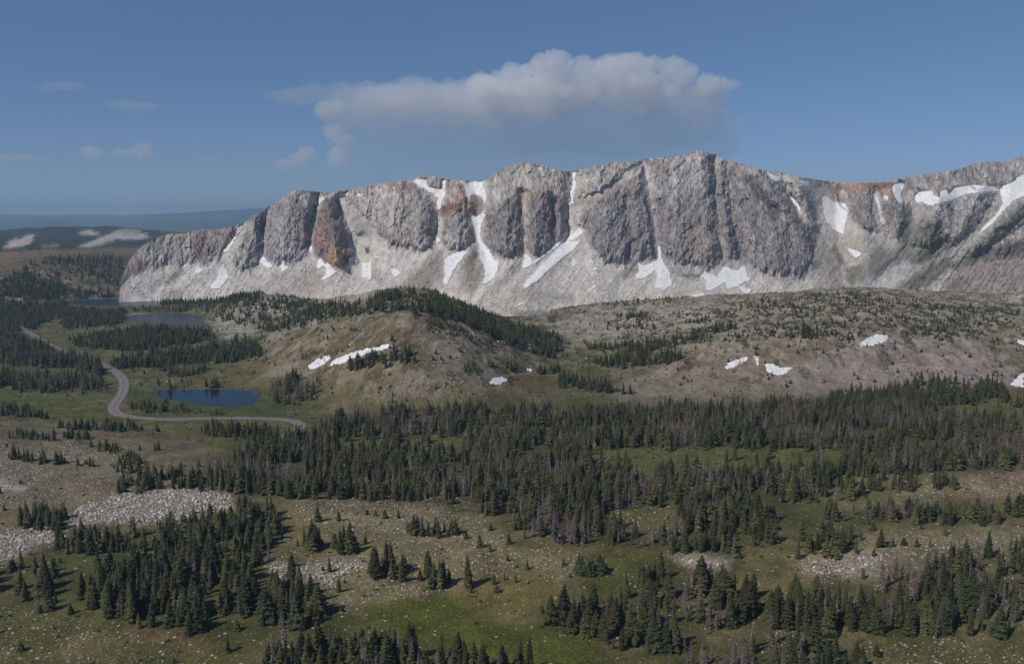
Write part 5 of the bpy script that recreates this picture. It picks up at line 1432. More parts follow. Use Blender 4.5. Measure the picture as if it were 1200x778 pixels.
# stray trees in the open
stray = (rng.uniform(0, 1, len(cand)) < .0042 * (1 + 2.2 * nz2) * (1 + 8 * ((ry_ < 465) & (ry_ > 335) & (cz > 12)))) & (ry_ > 360) & (sid < 0)
ok |= stray
# keep off water, road and the mountain
for zl, P in LAKEW:
    ok &= poly_dist(cand[:, 0], cand[:, 1], P) > 4
rd = np.full(len(cand), 1e9)
for i in range(0, len(ROADP)):
    rd = np.minimum(rd, np.hypot(cand[:, 0] - ROADP[i, 0], cand[:, 1] - ROADP[i, 1]))
ok &= rd > 7.0
# keep the view of the road and pond open as it is in the place
openp = [[(133, 436), (152, 440), (152, 470), (140, 492), (128, 490), (128, 470)], [(32, 389), (58, 404), (58, 409), (32, 395)], [(130, 486), (352, 488), (362, 498), (356, 510), (330, 504), (130, 500)]]
for q in openp:
    ok &= ~in_poly(rx_, ry_, q)
ok &= ~((ry_ < 358) & (rx_ > 160) & (rx_ < 420) & (cand[:, 1] > 2170))
ok &= ~((cand[:, 1] > 1990) & (rx_ > 420))
tx, ty, tz = cand[ok, 0], cand[ok, 1], cz[ok]
tsid = sid[ok]; tstray = stray[ok]
td = rng.uniform(0, 1, len(tx)) < np.minimum(deadf[ok] * 1.7, .65) * (1 + 2.2 * fbm(tx / 70, ty / 70, 207, 2))
th = hts[ok] * (.42 + .9 * rng.uniform(0, 1, len(tx)) ** .75) * (1 + .15 * nz[ok])
th = np.where(tstray, rng.uniform(3, 9, len(tx)), th)
th = np.where(td, th * rng.uniform(.85, 1.15, len(tx)), th)
tpx, tpy = cpx[ok], cpy[ok]

# single trees that stand apart
singles = [(546, 631, 12), (562, 641, 20), (574, 646, 14), (596, 637, 16), (618, 667, 14), (579, 684, 15), (591, 679, 13), (604, 682, 14), (660, 662, 13), (575, 621, 10), (635, 718, 15), (372, 611, 24), (397, 610, 15), (451, 607, 13), (467, 607, 15), (430, 603, 8), (342, 664, 20), (386, 670, 22), (397, 693, 24), (428, 637, 15), (267, 764, 24), (24, 762, 14), (204, 776, 9), (58, 715, 28), (83, 719, 18), (47, 717, 10), (1032, 640, 26), (1074, 640, 13), (1059, 638, 11), (1090, 640, 14), (1107, 627, 17), (1024, 651, 12), (1046, 640, 12), (30, 703, 30), (440, 604, 9), (704, 706, 8), (728, 700, 9), (552, 694, 11), (401, 716, 9), (668, 676, 8)]
sp = np.array(singles, float)
sx, sy, sz = ground_hit(sp[:, 0], sp[:, 1], zf=zfast)
tx = np.concatenate([tx, sx]); ty = np.concatenate([ty, sy]); tz = np.concatenate([tz, sz])
th = np.concatenate([th, sp[:, 2] * sy / F]); td = np.concatenate([td, np.zeros(len(sp), bool)])
tpx = np.concatenate([tpx, sp[:, 0]]); tpy = np.concatenate([tpy, sp[:, 1]])
tsid = np.concatenate([tsid, np.full(len(sp), -2)]); 
NTREE = len(tx)
tw = np.where(td, rng.uniform(.7, 1.0, NTREE), rng.uniform(.75, 1.5, NTREE)) * np.where(th < 7, 1.5, 1.0)
trot = rng.uniform(0, 6.283, NTREE)
tcol = np.where(td[:, None], np.array(DEAD_C)[rng.integers(0, len(DEAD_C), NTREE)], np.array(LIVE_C)[rng.integers(0, len(LIVE_C), NTREE)]) * rng.uniform(.62, 1.4, NTREE)[:, None]

# which trees show largest in the photo
size = th / np.hypot(ty, H - tz)
inframe = (tpx > 3) & (tpx < 1197) & (tpy - 950 * size < 770) & (tpy < 812)
order = np.argsort(-size * inframe)
live_i = [i for i in order if not td[i] and inframe[i]][:300]
dead_i = [i for i in order if td[i] and inframe[i]][:130]
solo = np.zeros(NTREE, bool); solo[live_i] = True; solo[dead_i] = True
print('trees', NTREE, 'dead', int(td.sum()))


def merge(templates, sel, name, mat, spread_tint=True):
    """one mesh of many trees"""
    Vs, Fs, Cs = [], [], []
    off = 0
    var = rng.integers(0, len(templates), len(sel))
    for k, (V, Q, T) in enumerate(templates):
        s = sel[var == k]
        if not len(s): continue
        c, sn = np.cos(trot[s]), np.sin(trot[s])
        x = V[None, :, 0] * (th[s] * tw[s])[:, None]; y = V[None, :, 1] * (th[s] * tw[s])[:, None]
        W = np.stack([x * c[:, None] - y * sn[:, None] + tx[s][:, None], x * sn[:, None] + y * c[:, None] + ty[s][:, None], V[None, :, 2] * th[s][:, None] + tz[s][:, None] - .2], -1)
        Vs.append(W.reshape(-1, 3))
        Fs.append((Q[None] + (off + np.arange(len(s)) * len(V))[:, None, None]).reshape(-1, 3))
        Cs.append((tcol[s][:, None] * T[None, :, None]).reshape(-1, 3))
        off += len(s) * len(V)
    o = mesh_obj(name, np.concatenate(Vs), np.concatenate(Fs), mat)
    set_col(o, 'Tint', np.concatenate(Cs))
    return o


def with_trunk(c, dead):
    V, Q, T = c
    tv, tq = trunk_template(dead, .35 if not dead else .95)
    return np.concatenate([V, tv]), np.concatenate([Q, tq + len(V)]), np.concatenate([T, np.full(len(tv), .9 if dead else 1.0)])


LOD1 = [with_trunk(crown_template(13, 8, seed=50 + s, fat=.15 + .045 * (s % 4)), False) for s in range(7)]
LOD2 = [crown_template(8, 6, seed=80 + s, fat=.22) for s in range(5)]
LOD1D = [with_trunk(crown_template(14, 8, True, seed=60 + s, fat=.16, base=.12), True) for s in range(4)]
LOD2D = [with_trunk(crown_template(9, 6, True, seed=70 + s, fat=.17, base=.1), True) for s in range(3)]
ia = np.arange(NTREE)
rest = ~solo
f1 = merge(LOD1, ia[rest & ~td & (ty < 1000)], 'forest', M_LEAF)
tag(f1, kind='stuff')
f2 = merge(LOD2, ia[rest & ~td & (ty >= 1000)], 'distant_forest', M_LEAF)
tag(f2, kind='stuff')
if (rest & td & (ty < 1000)).any():
    f3 = merge(LOD1D, ia[rest & td & (ty < 1000)], 'dead_forest', M_DEAD); tag(f3, kind='stuff')
f4 = merge(LOD2D, ia[rest & td & (ty >= 1000)], 'distant_dead_forest', M_DEAD); tag(f4, kind='stuff')

tick('individual')
# individual trees
def tree_proto(kind, seed, dead, colr):
    fat = .15 + .04 * (seed % 4)
    V, Q, T = crown_template(22 if not dead else 24, 11 if not dead else 9, dead, seed=300 + seed, fat=fat if not dead else .15, base=.05 if not dead else .14)
    r = bpy.data.objects.new(kind, None)
    c = mesh_obj('crown', V, Q, M_DEAD if dead else M_LEAF, link=False)
    set_col(c, 'Tint', T[:, None] * colr[None])
    tv, tq = trunk_template(dead, .9 if not dead else 1.0)
    t = mesh_obj('trunk', tv, tq, M_BARKD if dead else M_BARK, link=False)
    c.parent = r; t.parent = r
    return r, (c, t)


protos_l = [tree_proto('spruce_tree', s, False, LIVE_C[s % 5]) for s in range(14)]
protos_d = [tree_proto('dead_spruce', s, True, DEAD_C[s % 4]) for s in range(6)]
ORD = ['first', 'second', 'third', 'fourth', 'fifth', 'sixth', 'seventh', 'eighth', 'ninth', 'tenth', 'eleventh', 'twelfth', 'thirteenth', 'fourteenth', 'fifteenth', 'sixteenth', 'seventeenth', 'eighteenth', 'nineteenth', 'twentieth']


def ordinal(n):
    if n < 20: return ORD[n]
    tens = {2: 'twenty', 3: 'thirty', 4: 'forty', 5: 'fifty', 6: 'sixty', 7: 'seventy', 8: 'eighty', 9: 'ninety'}
    n += 1
    if n % 10 == 0: return {20: 'twentieth', 30: 'thirtieth', 40: 'fortieth', 50: 'fiftieth', 60: 'sixtieth', 70: 'seventieth', 80: 'eightieth', 90: 'ninetieth'}.get(n, str(n) + 'th')
    if n >= 100: return str(n) + 'th'
    return tens[n // 10] + '-' + ORD[n % 10 - 1]


used_p = set()


def place(i, protos, label, cat, group):
    k = int(rng.integers(0, len(protos)))
    root, parts = protos[k]
    if k in used_p and protos is protos_l or ('d', k) in used_p and protos is protos_d:
        r = root.copy(); ch = []
        for p in parts:
            c = p.copy(); c.parent = r; ch.append(c)
    else:
        r = root; ch = list(parts)
        used_p.add(k if protos is protos_l else ('d', k))
    COL.objects.link(r)
    for c in ch: COL.objects.link(c)
    r.location = (tx[i], ty[i], tz[i] - .15)
    r.rotation_euler = (float(rng.normal(0, .025)), float(rng.normal(0, .025)), trot[i])
    s = th[i]
    r.scale = (s * tw[i], s * tw[i], s)
    tag(r, label, cat, group)


def stand_of(i):
    if tsid[i] == -2: return 'single'
    if tsid[i] >= 0 and stands[tsid[i]][4]: return stands[tsid[i]][4]
    return 'open'


def label_trees(ids, protos, live):
    by = {}
    for i in ids: by.setdefault(stand_of(i), []).append(i)
    for nm, L in by.items():
        # rows: front half / back half for the big stands, each counted from the left
        L = sorted(L, key=lambda i: -tpy[i])
        rows = [L] if len(L) <= 12 else ([L[:len(L) // 2], L[len(L) // 2:]] if len(L) <= 36 else [L[:len(L) // 3], L[len(L) // 3:2 * len(L) // 3], L[2 * len(L) // 3:]])
        rown = [''] if len(rows) == 1 else (['front rank', 'back rank'] if len(rows) == 2 else ['front rank', 'middle rank', 'back rank'])
        for R, rn in zip(rows, rown):
            R = sorted(R, key=lambda i: tpx[i])
            for n, i in enumerate(R):
                what = 'spruce' if live else 'dead spruce'
                if nm == 'single':
                    lab = f'{"lone" if live else "lone dead"} spruce standing apart on the open slope, {ordinal(n)} from the left' + (f' in the {rn}' if rn else '')
                elif nm == 'open':
                    lab = f'{"small spruce" if live else "dead spruce"} between the named stands, {ordinal(n)} from the left' + (f', {rn}' if rn else '')
                    lab = lab.replace('between the named stands', 'scattered in open ground between stands')
                else:
                    where = nm.replace('the ', '', 1)
                    lab = f'{ordinal(n)} {what} from the left, {rn + " of the " if rn else "in the "}{where}'
                place(i, protos, lab, 'tree', 'green spruces in the nearer stands' if live else 'dead grey spruces in the nearer stands')


label_trees(live_i, protos_l, True)
label_trees(dead_i, protos_d, False)

tick('boulders')
# ------------------------------------------------------------------ boulders
def rock_template(seed, sub=1):
    r = np.random.default_rng(seed)
    t = (1 + 5 ** .5) / 2
    V = np.array([(-1, t, 0), (1, t, 0), (-1, -t, 0), (1, -t, 0), (0, -1, t), (0, 1, t), (0, -1, -t), (0, 1, -t), (t, 0, -1), (t, 0, 1), (-t, 0, -1), (-t, 0, 1)], float)
    Q = np.array([(0, 11, 5), (0, 5, 1), (0, 1, 7), (0, 7, 10), (0, 10, 11), (1, 5, 9), (5, 11, 4), (11, 10, 2), (10, 7, 6), (7, 1, 8), (3, 9, 4), (3, 4, 2), (3, 2, 6), (3, 6, 8), (3, 8, 9), (4, 9, 5), (2, 4, 11), (6, 2, 10), (8, 6, 7), (9, 8, 1)])
    V /= np.linalg.norm(V, axis=1)[:, None]
    V = np.sign(V) * np.abs(V) ** .75
    V *= r.uniform(.7, 1.25, (12, 1))
    V *= np.array([r.uniform(.8, 1.3), r.uniform(.7, 1.1), r.uniform(.45, .8)])
    V[:, 2] += .25
    return V, Q


RT = [rock_template(s) for s in range(8)]
rc = []
for y0, y1, cell in ((380, 560, 1.5), (560, 860, 1.6)):
    A, B = np.meshgrid(np.arange(-.7 * y1, .7 * y1, cell), np.arange(y0, y1, cell))
    A = A + rng.uniform(-.5, .5, A.shape) * cell; B = B + rng.uniform(-.5, .5, B.shape) * cell
    k = np.abs(A) < .68 * B
    rc.append(np.stack([A[k], B[k]], 1))
A, B = np.meshgrid(np.arange(-1200, 1200, 4.2), np.arange(1040, 1950, 4.2))
A = A + rng.uniform(-.5, .5, A.shape) * 4.2; B = B + rng.uniform(-.5, .5, B.shape) * 4.2
k = np.abs(A) < .66 * B
rc.append(np.stack([A[k], B[k]], 1))
rc = np.concatenate(rc)
rzz = zfast(rc[:, 0], rc[:, 1])
bpx, bqy = proj(rc[:, 0], rc[:, 1], rzz)
rdn = rock_density(bpx, bqy, rc[:, 0], rc[:, 1])
hillr = sstep(10, 30, rzz) * (rc[:, 1] > 1030)
rdn = np.where(rc[:, 1] > 1030, .47 * hillr * sstep(-.05, .35, fbm(rc[:, 0] / 45, rc[:, 1] / 60, 303, 4, .6)), rdn)
kk = np.where(rdn > .5, rdn * .95, rdn * .62 * (1 + 1.4 * fbm(rc[:, 0] / 14, rc[:, 1] / 14, 301, 3))) + .004 > rng.uniform(0, 1, len(rc))
rc = rc[kk]; rzz = rzz[kk]; rdn = rdn[kk]; bpx = bpx[kk]; bqy = bqy[kk]
rs = np.where(rdn > .5, .35 + 1.0 * rng.uniform(0, 1, len(rc)) ** 2.0, .22 + .62 * rng.uniform(0, 1, len(rc)) ** 2.6)
rs = np.where(rng.uniform(0, 1, len(rc)) < .012, rs * 1.7, rs)
rs = np.where(rc[:, 1] > 1030, rs * 1.9, rs)
rrot = rng.uniform(0, 6.283, len(rc))
rcol = rng.uniform(.7, 1.12, len(rc))[:, None] * np.array([lin((190, 182, 177)), lin((172, 161, 152)), lin((202, 196, 190)), lin((150, 137, 120))])[rng.integers(0, 4, len(rc))]
print('rocks', len(rc))
vis = (bpx > 2) & (bpx < 1198) & (bqy < 776) & (rdn < .5)
ordr = np.argsort(-(rs / rc[:, 1]) * vis)
solo_r = ordr[:160]
srm = np.zeros(len(rc), bool); srm[solo_r] = True
Vs, Fs, Cs = [], [], []
off = 0
var = rng.integers(0, 8, len(rc))
for k in range(8):
    s = np.where((var == k) & ~srm)[0]
    V, Q = RT[k]
    c, sn = np.cos(rrot[s])[:, None], np.sin(rrot[s])[:, None]
    x = V[None, :, 0] * rs[s][:, None]; y = V[None, :, 1] * rs[s][:, None]
    Vs.append(np.stack([x * c - y * sn + rc[s, 0][:, None], x * sn + y * c + rc[s, 1][:, None], V[None, :, 2] * rs[s][:, None] + rzz[s][:, None]], -1).reshape(-1, 3))
    Fs.append((Q[None] + (off + np.arange(len(s)) * 12)[:, None, None]).reshape(-1, 3))
    Cs.append(np.repeat(rcol[s], 12, 0)); off += 12 * len(s)
rk_o = mesh_obj('scree', np.concatenate(Vs), np.concatenate(Fs), M_STONE)
set_col(rk_o, 'Tint', np.concatenate(Cs)); tag(rk_o, kind='stuff')

rprotos = []
for k in range(8):
    V, Q = RT[k]
    o = mesh_obj('boulder', V, Q, M_STONE, link=False)
    set_col(o, 'Tint', np.repeat(lin((166, 157, 149))[None], 12, 0))
    rprotos.append(o)
zones = [('in the grass at lower left', lambda x, y: x < 270 and y > 690), ('on the tan bench at left', lambda x, y: x < 260), ('on the rocky slope in the centre', lambda x, y: x < 640 and y < 700), ('beside the bright green meadow', lambda x, y: x < 700), ('on the green slope right of centre', lambda x, y: x < 860), ('on the open slope at right', lambda x, y: True)]
first = set()
zl_ = {}
for i in solo_r:
    z = next(q for q, (nm, f) in enumerate(zones) if f(bpx[i], bqy[i]))
    zl_.setdefault(z, []).append(i)
for z, L in zl_.items():
    L = sorted(L, key=lambda i: bpx[i])
    for n, i in enumerate(L):
        k = int(rng.integers(0, 8))
        o = rprotos[k]
        if k in first: o = o.copy()
        first.add(k)
        COL.objects.link(o)
        o.location = (rc[i, 0], rc[i, 1], rzz[i]); o.rotation_euler = (0, 0, rrot[i]); o.scale = (rs[i],) * 3
        tag(o, f'pale boulder {zones[z][0]}, {ordinal(n)} large one from the left', 'boulder', 'larger pale boulders lying in the grass')

# ------------------------------------------------------------------ low scrub
scr = []
for y0, y1, cell in ((400, 900, 4.5), (900, 1900, 5.0)):
    A, B = np.meshgrid(np.arange(-.68 * y1, .68 * y1, cell), np.arange(y0, y1, cell))
    A = A + rng.uniform(-.5, .5, A.shape) * cell; B = B + rng.uniform(-.5, .5, B.shape) * cell
    k = np.abs(A) < .67 * B
    scr.append(np.stack([A[k], B[k]], 1))
scr = np.concatenate(scr)
scz = zfast(scr[:, 0], scr[:, 1])
qx, qy = proj(scr[:, 0], scr[:, 1], scz)
sn = fbm(scr[:, 0] / 55, scr[:, 1] / 26, 501, 4, .65) * 1.3
topm = GS.sample(GS.blur(GS.fill([(700, 372), (860, 352), (1000, 338), (1200, 350), (1200, 392), (1100, 395), (960, 392), (860, 402), (740, 392)]), 6), *reflect(qx, qy))
pr = np.clip(.03 + .14 * sstep(.05, .4, sn) * (.4 + 1.5 * sstep(500, 450, qy)) + .8 * topm * sstep(.06, .3, sn), 0, 1)
k = rng.uniform(0, 1, len(scr)) < pr
for zl, P in LAKEW:
    k &= poly_dist(scr[:, 0], scr[:, 1], P) > 3
for i in range(0, len(ROADP)):
    k &= np.hypot(scr[:, 0] - ROADP[i, 0], scr[:, 1] - ROADP[i, 1]) > 7.5
scr = scr[k]; scz = scz[k]; topk = topm[k]
print('scrub', len(scr))
ss_ = rng.uniform(.5, 1.5, len(scr)) * (1 + .8 * topk)
r_ = np.random.default_rng(5)
Vs, Fs, Cs = [], [], []; off = 0
var = rng.integers(0, 5, len(scr)); ra = rng.uniform(0, 6.283, len(scr))
for q in range(5):
    # a mat of short upright sprays
    V = []; Q = []
    for j in range(22):
        a = r_.uniform(0, 6.28); d = r_.uniform(0, 1) ** .6; hgt = r_.uniform(.5, 1.0) * (1.15 - .6 * d); bx_, by_ = math.cos(a) * d, math.sin(a) * d
        w_ = r_.uniform(.18, .34); b_ = r_.uniform(0, 6.28); k0 = len(V)
        V += [(bx_ + w_ * math.cos(b_), by_ + w_ * math.sin(b_), -.1), (bx_ + w_ * math.cos(b_ + 2.1), by_ + w_ * math.sin(b_ + 2.1), -.1), (bx_ + w_ * math.cos(b_ + 4.2), by_ + w_ * math.sin(b_ + 4.2), -.1), (bx_ * 1.1 + r_.uniform(-.1, .1), by_ * 1.1 + r_.uniform(-.1, .1), hgt)]
        Q += [(k0, k0 + 1, k0 + 3), (k0 + 1, k0 + 2, k0 + 3), (k0 + 2, k0, k0 + 3)]
    V = np.array(V); Q = np.array(Q)
    s_ = np.where(var == q)[0]
    c, sn_ = np.cos(ra[s_])[:, None], np.sin(ra[s_])[:, None]
    x = V[None, :, 0] * ss_[s_][:, None] * 1.35; y = V[None, :, 1] * ss_[s_][:, None]
    Vs.append(np.stack([x * c - y * sn_ + scr[s_, 0][:, None], x * sn_ + y * c + scr[s_, 1][:, None], V[None, :, 2] * ss_[s_][:, None] + scz[s_][:, None]], -1).reshape(-1, 3))
    Fs.append((Q[None] + (off + np.arange(len(s_)) * len(V))[:, None, None]).reshape(-1, 3))
    Cs.append(np.repeat(lin((58, 62, 40))[None] * r_.uniform(.75, 1.3, len(s_))[:, None], len(V), 0)); off += len(s_) * len(V)
scrub = mesh_obj('scrub', np.concatenate(Vs), np.concatenate(Fs), M_LEAF)
set_col(scrub, 'Tint', np.concatenate(Cs)); tag(scrub, kind='stuff')
tick('scrub')
# fallen blocks on the talus
n = 14000
tpx_ = rng.uniform(150, 1120, n); yb_ = base_rag(tpx_, tpx_ * 0 + 300); yf_ = I(foot_pts, tpx_)
tpy_ = yb_ + (yf_ - yb_) * rng.uniform(0, 1, n) ** .8
kq = (fbm(tpx_ / 12, tpy_ / 20, 611, 3) > -.1) & (MS.sample(SNOWM, tpx_, tpy_) < .2)
tpx_, tpy_ = tpx_[kq], tpy_[kq]
X_, Y_, Z_ = unproj(tpx_, tpy_, mtn_depth(tpx_, tpy_))
n = len(tpx_)
sz_ = .6 + 1.6 * rng.uniform(0, 1, n) ** 3
tone = paint_mtn(tpx_, tpy_) * rng.uniform(.9, 1.15, n)[:, None]
Vs, Fs, Cs = [], [], []; off = 0
var = rng.integers(0, 8, n); ra = rng.uniform(0, 6.283, n)
for q in range(8):
    V, Q = RT[q]; s_ = np.where(var == q)[0]
    c, sn_ = np.cos(ra[s_])[:, None], np.sin(ra[s_])[:, None]
    x = V[None, :, 0] * sz_[s_][:, None]; y = V[None, :, 1] * sz_[s_][:, None]
    Vs.append(np.stack([x * c - y * sn_ + X_[s_][:, None], x * sn_ + y * c + Y_[s_][:, None], V[None, :, 2] * sz_[s_][:, None] * 1.2 + Z_[s_][:, None]], -1).reshape(-1, 3))
    Fs.append((Q[None] + (off + np.arange(len(s_)) * 12)[:, None, None]).reshape(-1, 3)); Cs.append(np.repeat(tone[s_], 12, 0)); off += 12 * len(s_)
tl_o = mesh_obj('talus_rubble', np.concatenate(Vs), np.concatenate(Fs), M_STONE)
set_col(tl_o, 'Tint', np.concatenate(Cs)); tag(tl_o, kind='stuff')

# ------------------------------------------------------------------ car on the bend
def box(cx, cy, cz, sx, sy, sz, tl=0, tf=0, tb=0):
    """box with its top drawn in at sides (tl), front (tf), back (tb); x forward"""
    V = [(-sx, -sy, 0), (sx, -sy, 0), (sx, sy, 0), (-sx, sy, 0), (-sx + tb, -sy + tl, sz), (sx - tf, -sy + tl, sz), (sx - tf, sy - tl, sz), (-sx + tb, sy - tl, sz)]
    return np.array(V, float) + (cx, cy, cz), np.array([(0, 3, 2, 1), (4, 5, 6, 7), (0, 1, 5, 4), (1, 2, 6, 5), (2, 3, 7, 6), (3, 0, 4, 7)])


def joined(bs):
    Vs, Fs = [], []; o = 0
    for V, Fq in bs:
        Vs.append(V); Fs.append(Fq + o); o += len(V)
    return np.concatenate(Vs), np.concatenate(Fs)


M_CAR = simple_mat('dark_paint_mat', (.016, .018, .022), .3, .5)
M_GLASS = simple_mat('car_glass_mat', (.02, .025, .03), .08, .6)
M_TYRE = simple_mat('tyre_mat', (.015, .015, .015), .9, .1)
M_LAMP = simple_mat('lamp_mat', (.7, .7, .68), .2, .5)
M_TAIL = simple_mat('tail_lamp_mat', (.3, .02, .02), .3, .5)
ci = int(np.argmin(np.hypot(*(ROADP - np.array([ground_hit(352.5, 500.5, zf=zfast)[0][0], ground_hit(352.5, 500.5, zf=zfast)[1][0]])).T)))
tg = ROADP[min(ci + 1, len(ROADP) - 1)] - ROADP[ci - 1]; tg /= np.linalg.norm(tg)
car = bpy.data.objects.new('car', None); COL.objects.link(car)
off = np.array([-tg[1], tg[0]]) * -1.8
car.location = (ROADP[ci, 0] + off[0], ROADP[ci, 1] + off[1], RZ[ci] + .10)
car.rotation_euler = (0, 0, math.atan2(tg[1], tg[0]))
tag(car, 'small dark car driving round the bend in the road', 'car')
V, Fq = joined([box(0, 0, .38, 2.25, .92, .55, .06, .1, .06), box(-.25, 0, .93, 1.55, .84, .58, .18, .55, .35)])
body = mesh_obj('body', V, Fq, M_CAR, car)
V, Fq = joined([box(-.25, 0, .97, 1.3, .857, .44, .15, .42, .27)])
mesh_obj('window', V, Fq, M_GLASS, car)
V, Fq = joined([box(-.22, 0, .97, 1.53, .66, .42, .12, .42, .3)])
mesh_obj('windscreen', V, Fq, M_GLASS, car)
for wxp in (-1.4, 1.4):
    for wyp in (-.85, .85):
        n = 14; V = []
        for s in (-.12, .12):
            for j in range(n): V.append((wxp + .34 * math.cos(6.283 * j / n), wyp + s, .34 + .34 * math.sin(6.283 * j / n)))
        V += [(wxp, wyp - .13, .34), (wxp, wyp + .13, .34)]
        fq = [(j, (j + 1) % n, n + (j + 1) % n) for j in range(n)] + [(j, n + (j + 1) % n, n + j) for j in range(n)] + [(2 * n, (j + 1) % n, j) for j in range(n)] + [(2 * n + 1, n + j, n + (j + 1) % n) for j in range(n)]
        mesh_obj('wheel', np.array(V), np.array(fq), M_TYRE, car)
for yy in (-.62, .62):
    V, Fq = box(2.2, yy, .66, .05, .16, .12); mesh_obj('headlight', V, Fq, M_LAMP, car)
    V, Fq = box(-2.22, yy, .7, .04, .14, .14); mesh_obj('tail_light', V, Fq, M_TAIL, car)

tick('far hills')
# ------------------------------------------------------------------ far hills
hx = np.linspace(-34000, 34000, 260); hy = np.concatenate([np.linspace(15000, 24000, 24), np.linspace(24400, 33000, 14)])
HX, HY = np.meshgrid(hx, hy)
r1 = np.exp(-((HY - 24500) / 3600.) ** 2); r0 = np.exp(-((HY - 18500) / 1800.) ** 2)
topn = 380 + 150 * fbm(HX / 9000, HX * 0 + 3, 401, 4) + 160 * sstep(-12000, -3000, HX) * sstep(9000, -3000, HX)
HZ = -180 + r1 * (topn + 40) + r0 * (210 + 230 * fbm(HX / 4000, HX * 0 + 8, 403, 4)) + 60 * fbm(HX / 2500, HY / 2500, 405, 4) * np.maximum(r1, r0)
ny, nx = HX.shape
idx = np.arange(ny * nx).reshape(ny, nx)
quads = np.stack([idx[:-1, :-1], idx[:-1, 1:], idx[1:, 1:], idx[1:, :-1]], -1).reshape(-1, 4)
M_FAR = simple_mat('far_hill_mat', lin((70, 72, 58)), .95, .1, .3, .0012)
hills = mesh_obj('hills', np.stack([HX, HY, HZ], -1).reshape(-1, 3), quads, M_FAR, smooth=True)
tag(hills, kind='structure')

# ------------------------------------------------------------------ haze
HAZE = 5.2e-5
V = [(-39000, -600, -330), (39000, -600, -330), (39000, 34500, -330), (-39000, 34500, -330), (-39000, -600, 560), (39000, -600, 560), (39000, 34500, 560), (-39000, 34500, 560)]
hz = mesh_obj('haze', np.array(V, float), np.array([(0, 3, 2, 1), (4, 5, 6, 7), (0, 1, 5, 4), (1, 2, 6, 5), (2, 3, 7, 6), (3, 0, 4, 7)]))
t = NT('haze_mat')
pv = t.n('ShaderNodeVolumePrincipled'); pv.inputs['Color'].default_value = (.47, .72, 1.0, 1); pv.inputs['Density'].default_value = HAZE; pv.inputs['Anisotropy'].default_value = .15
t.l(pv.outputs[0], t.out.inputs['Volume'])
hz.data.materials.append(t.m)
tag(hz, kind='stuff')

# ------------------------------------------------------------------ clouds (soft bodies of water droplets far behind the range)
from mathutils import noise as mnoise
CLY = 44000.0


def cloud_mat(name, dens, colr, an=.2):
    t = NT(name)
    pv = t.n('ShaderNodeVolumePrincipled'); pv.inputs['Color'].default_value = tuple(colr) + (1,); pv.inputs['Density'].default_value = dens; pv.inputs['Anisotropy'].default_value = an
    t.l(pv.outputs[0], t.out.inputs['Volume'])
    return t.m


def cloud_body(name, puffs, mat, parent=None, voxel=300., rough=500., scale=1600., seed=0):
    """puffs: (px, py, rx, ry, depth radius) in survey units at the cloud's distance"""
    Vs, Fs = [], []; off = 0
    n1, n2 = 20, 12
    for (px, py, rx_, ry_, rd_, dd) in puffs:
        Yc = CLY + dd * CLY / F
        k = Yc / F
        c = unproj(px, py, Yc)
        for i in range(n2 + 1):
            for j in range(n1):
                a = math.pi * i / n2; b = 6.2832 * j / n1
                Vs.append((float(c[0]) + rx_ * k * math.sin(a) * math.cos(b), float(c[1]) + rd_ * k * math.sin(a) * math.sin(b), float(c[2]) + ry_ * k * math.cos(a)))
        for i in range(n2):
            for j in range(n1):
                Fs.append((off + i * n1 + j, off + (i + 1) * n1 + j, off + (i + 1) * n1 + (j + 1) % n1, off + i * n1 + (j + 1) % n1))
        off += n1 * (n2 + 1)
    src = mesh_obj(name, np.array(Vs), np.array(Fs))
    md = src.modifiers.new('remesh', 'REMESH'); md.mode = 'VOXEL'; md.voxel_size = voxel
    dg = bpy.context.evaluated_depsgraph_get()
    me = bpy.data.meshes.new_from_object(src.evaluated_get(dg))
    old = src.data
    src.modifiers.clear(); src.data = me; bpy.data.meshes.remove(old)
    n = len(me.vertices)
    co_ = np.empty(n * 3, np.float32); me.vertices.foreach_get('co', co_); co_ = co_.reshape(-1, 3)
    no_ = np.empty(n * 3, np.float32); me.vertices.foreach_get('normal', no_); no_ = no_.reshape(-1, 3)
    d = np.empty(n)
    for i in range(n):
        p = Vector(co_[i]) / scale + Vector((seed * 7.3, 0, 0))
        # billows: rounded bumps of several sizes
        d[i] = (1 - 2.2 * abs(mnoise.noise(p))) + .55 * (1 - 2.2 * abs(mnoise.noise(p * 2.3))) + .3 * (1 - 2.2 * abs(mnoise.noise(p * 4.9)))
    co_ = co_ + no_ * (d * rough * .5)[:, None]
    me.vertices.foreach_set('co', co_.ravel()); me.update()
    me.materials.clear(); me.materials.append(mat)
    if parent: src.parent = parent
    return src


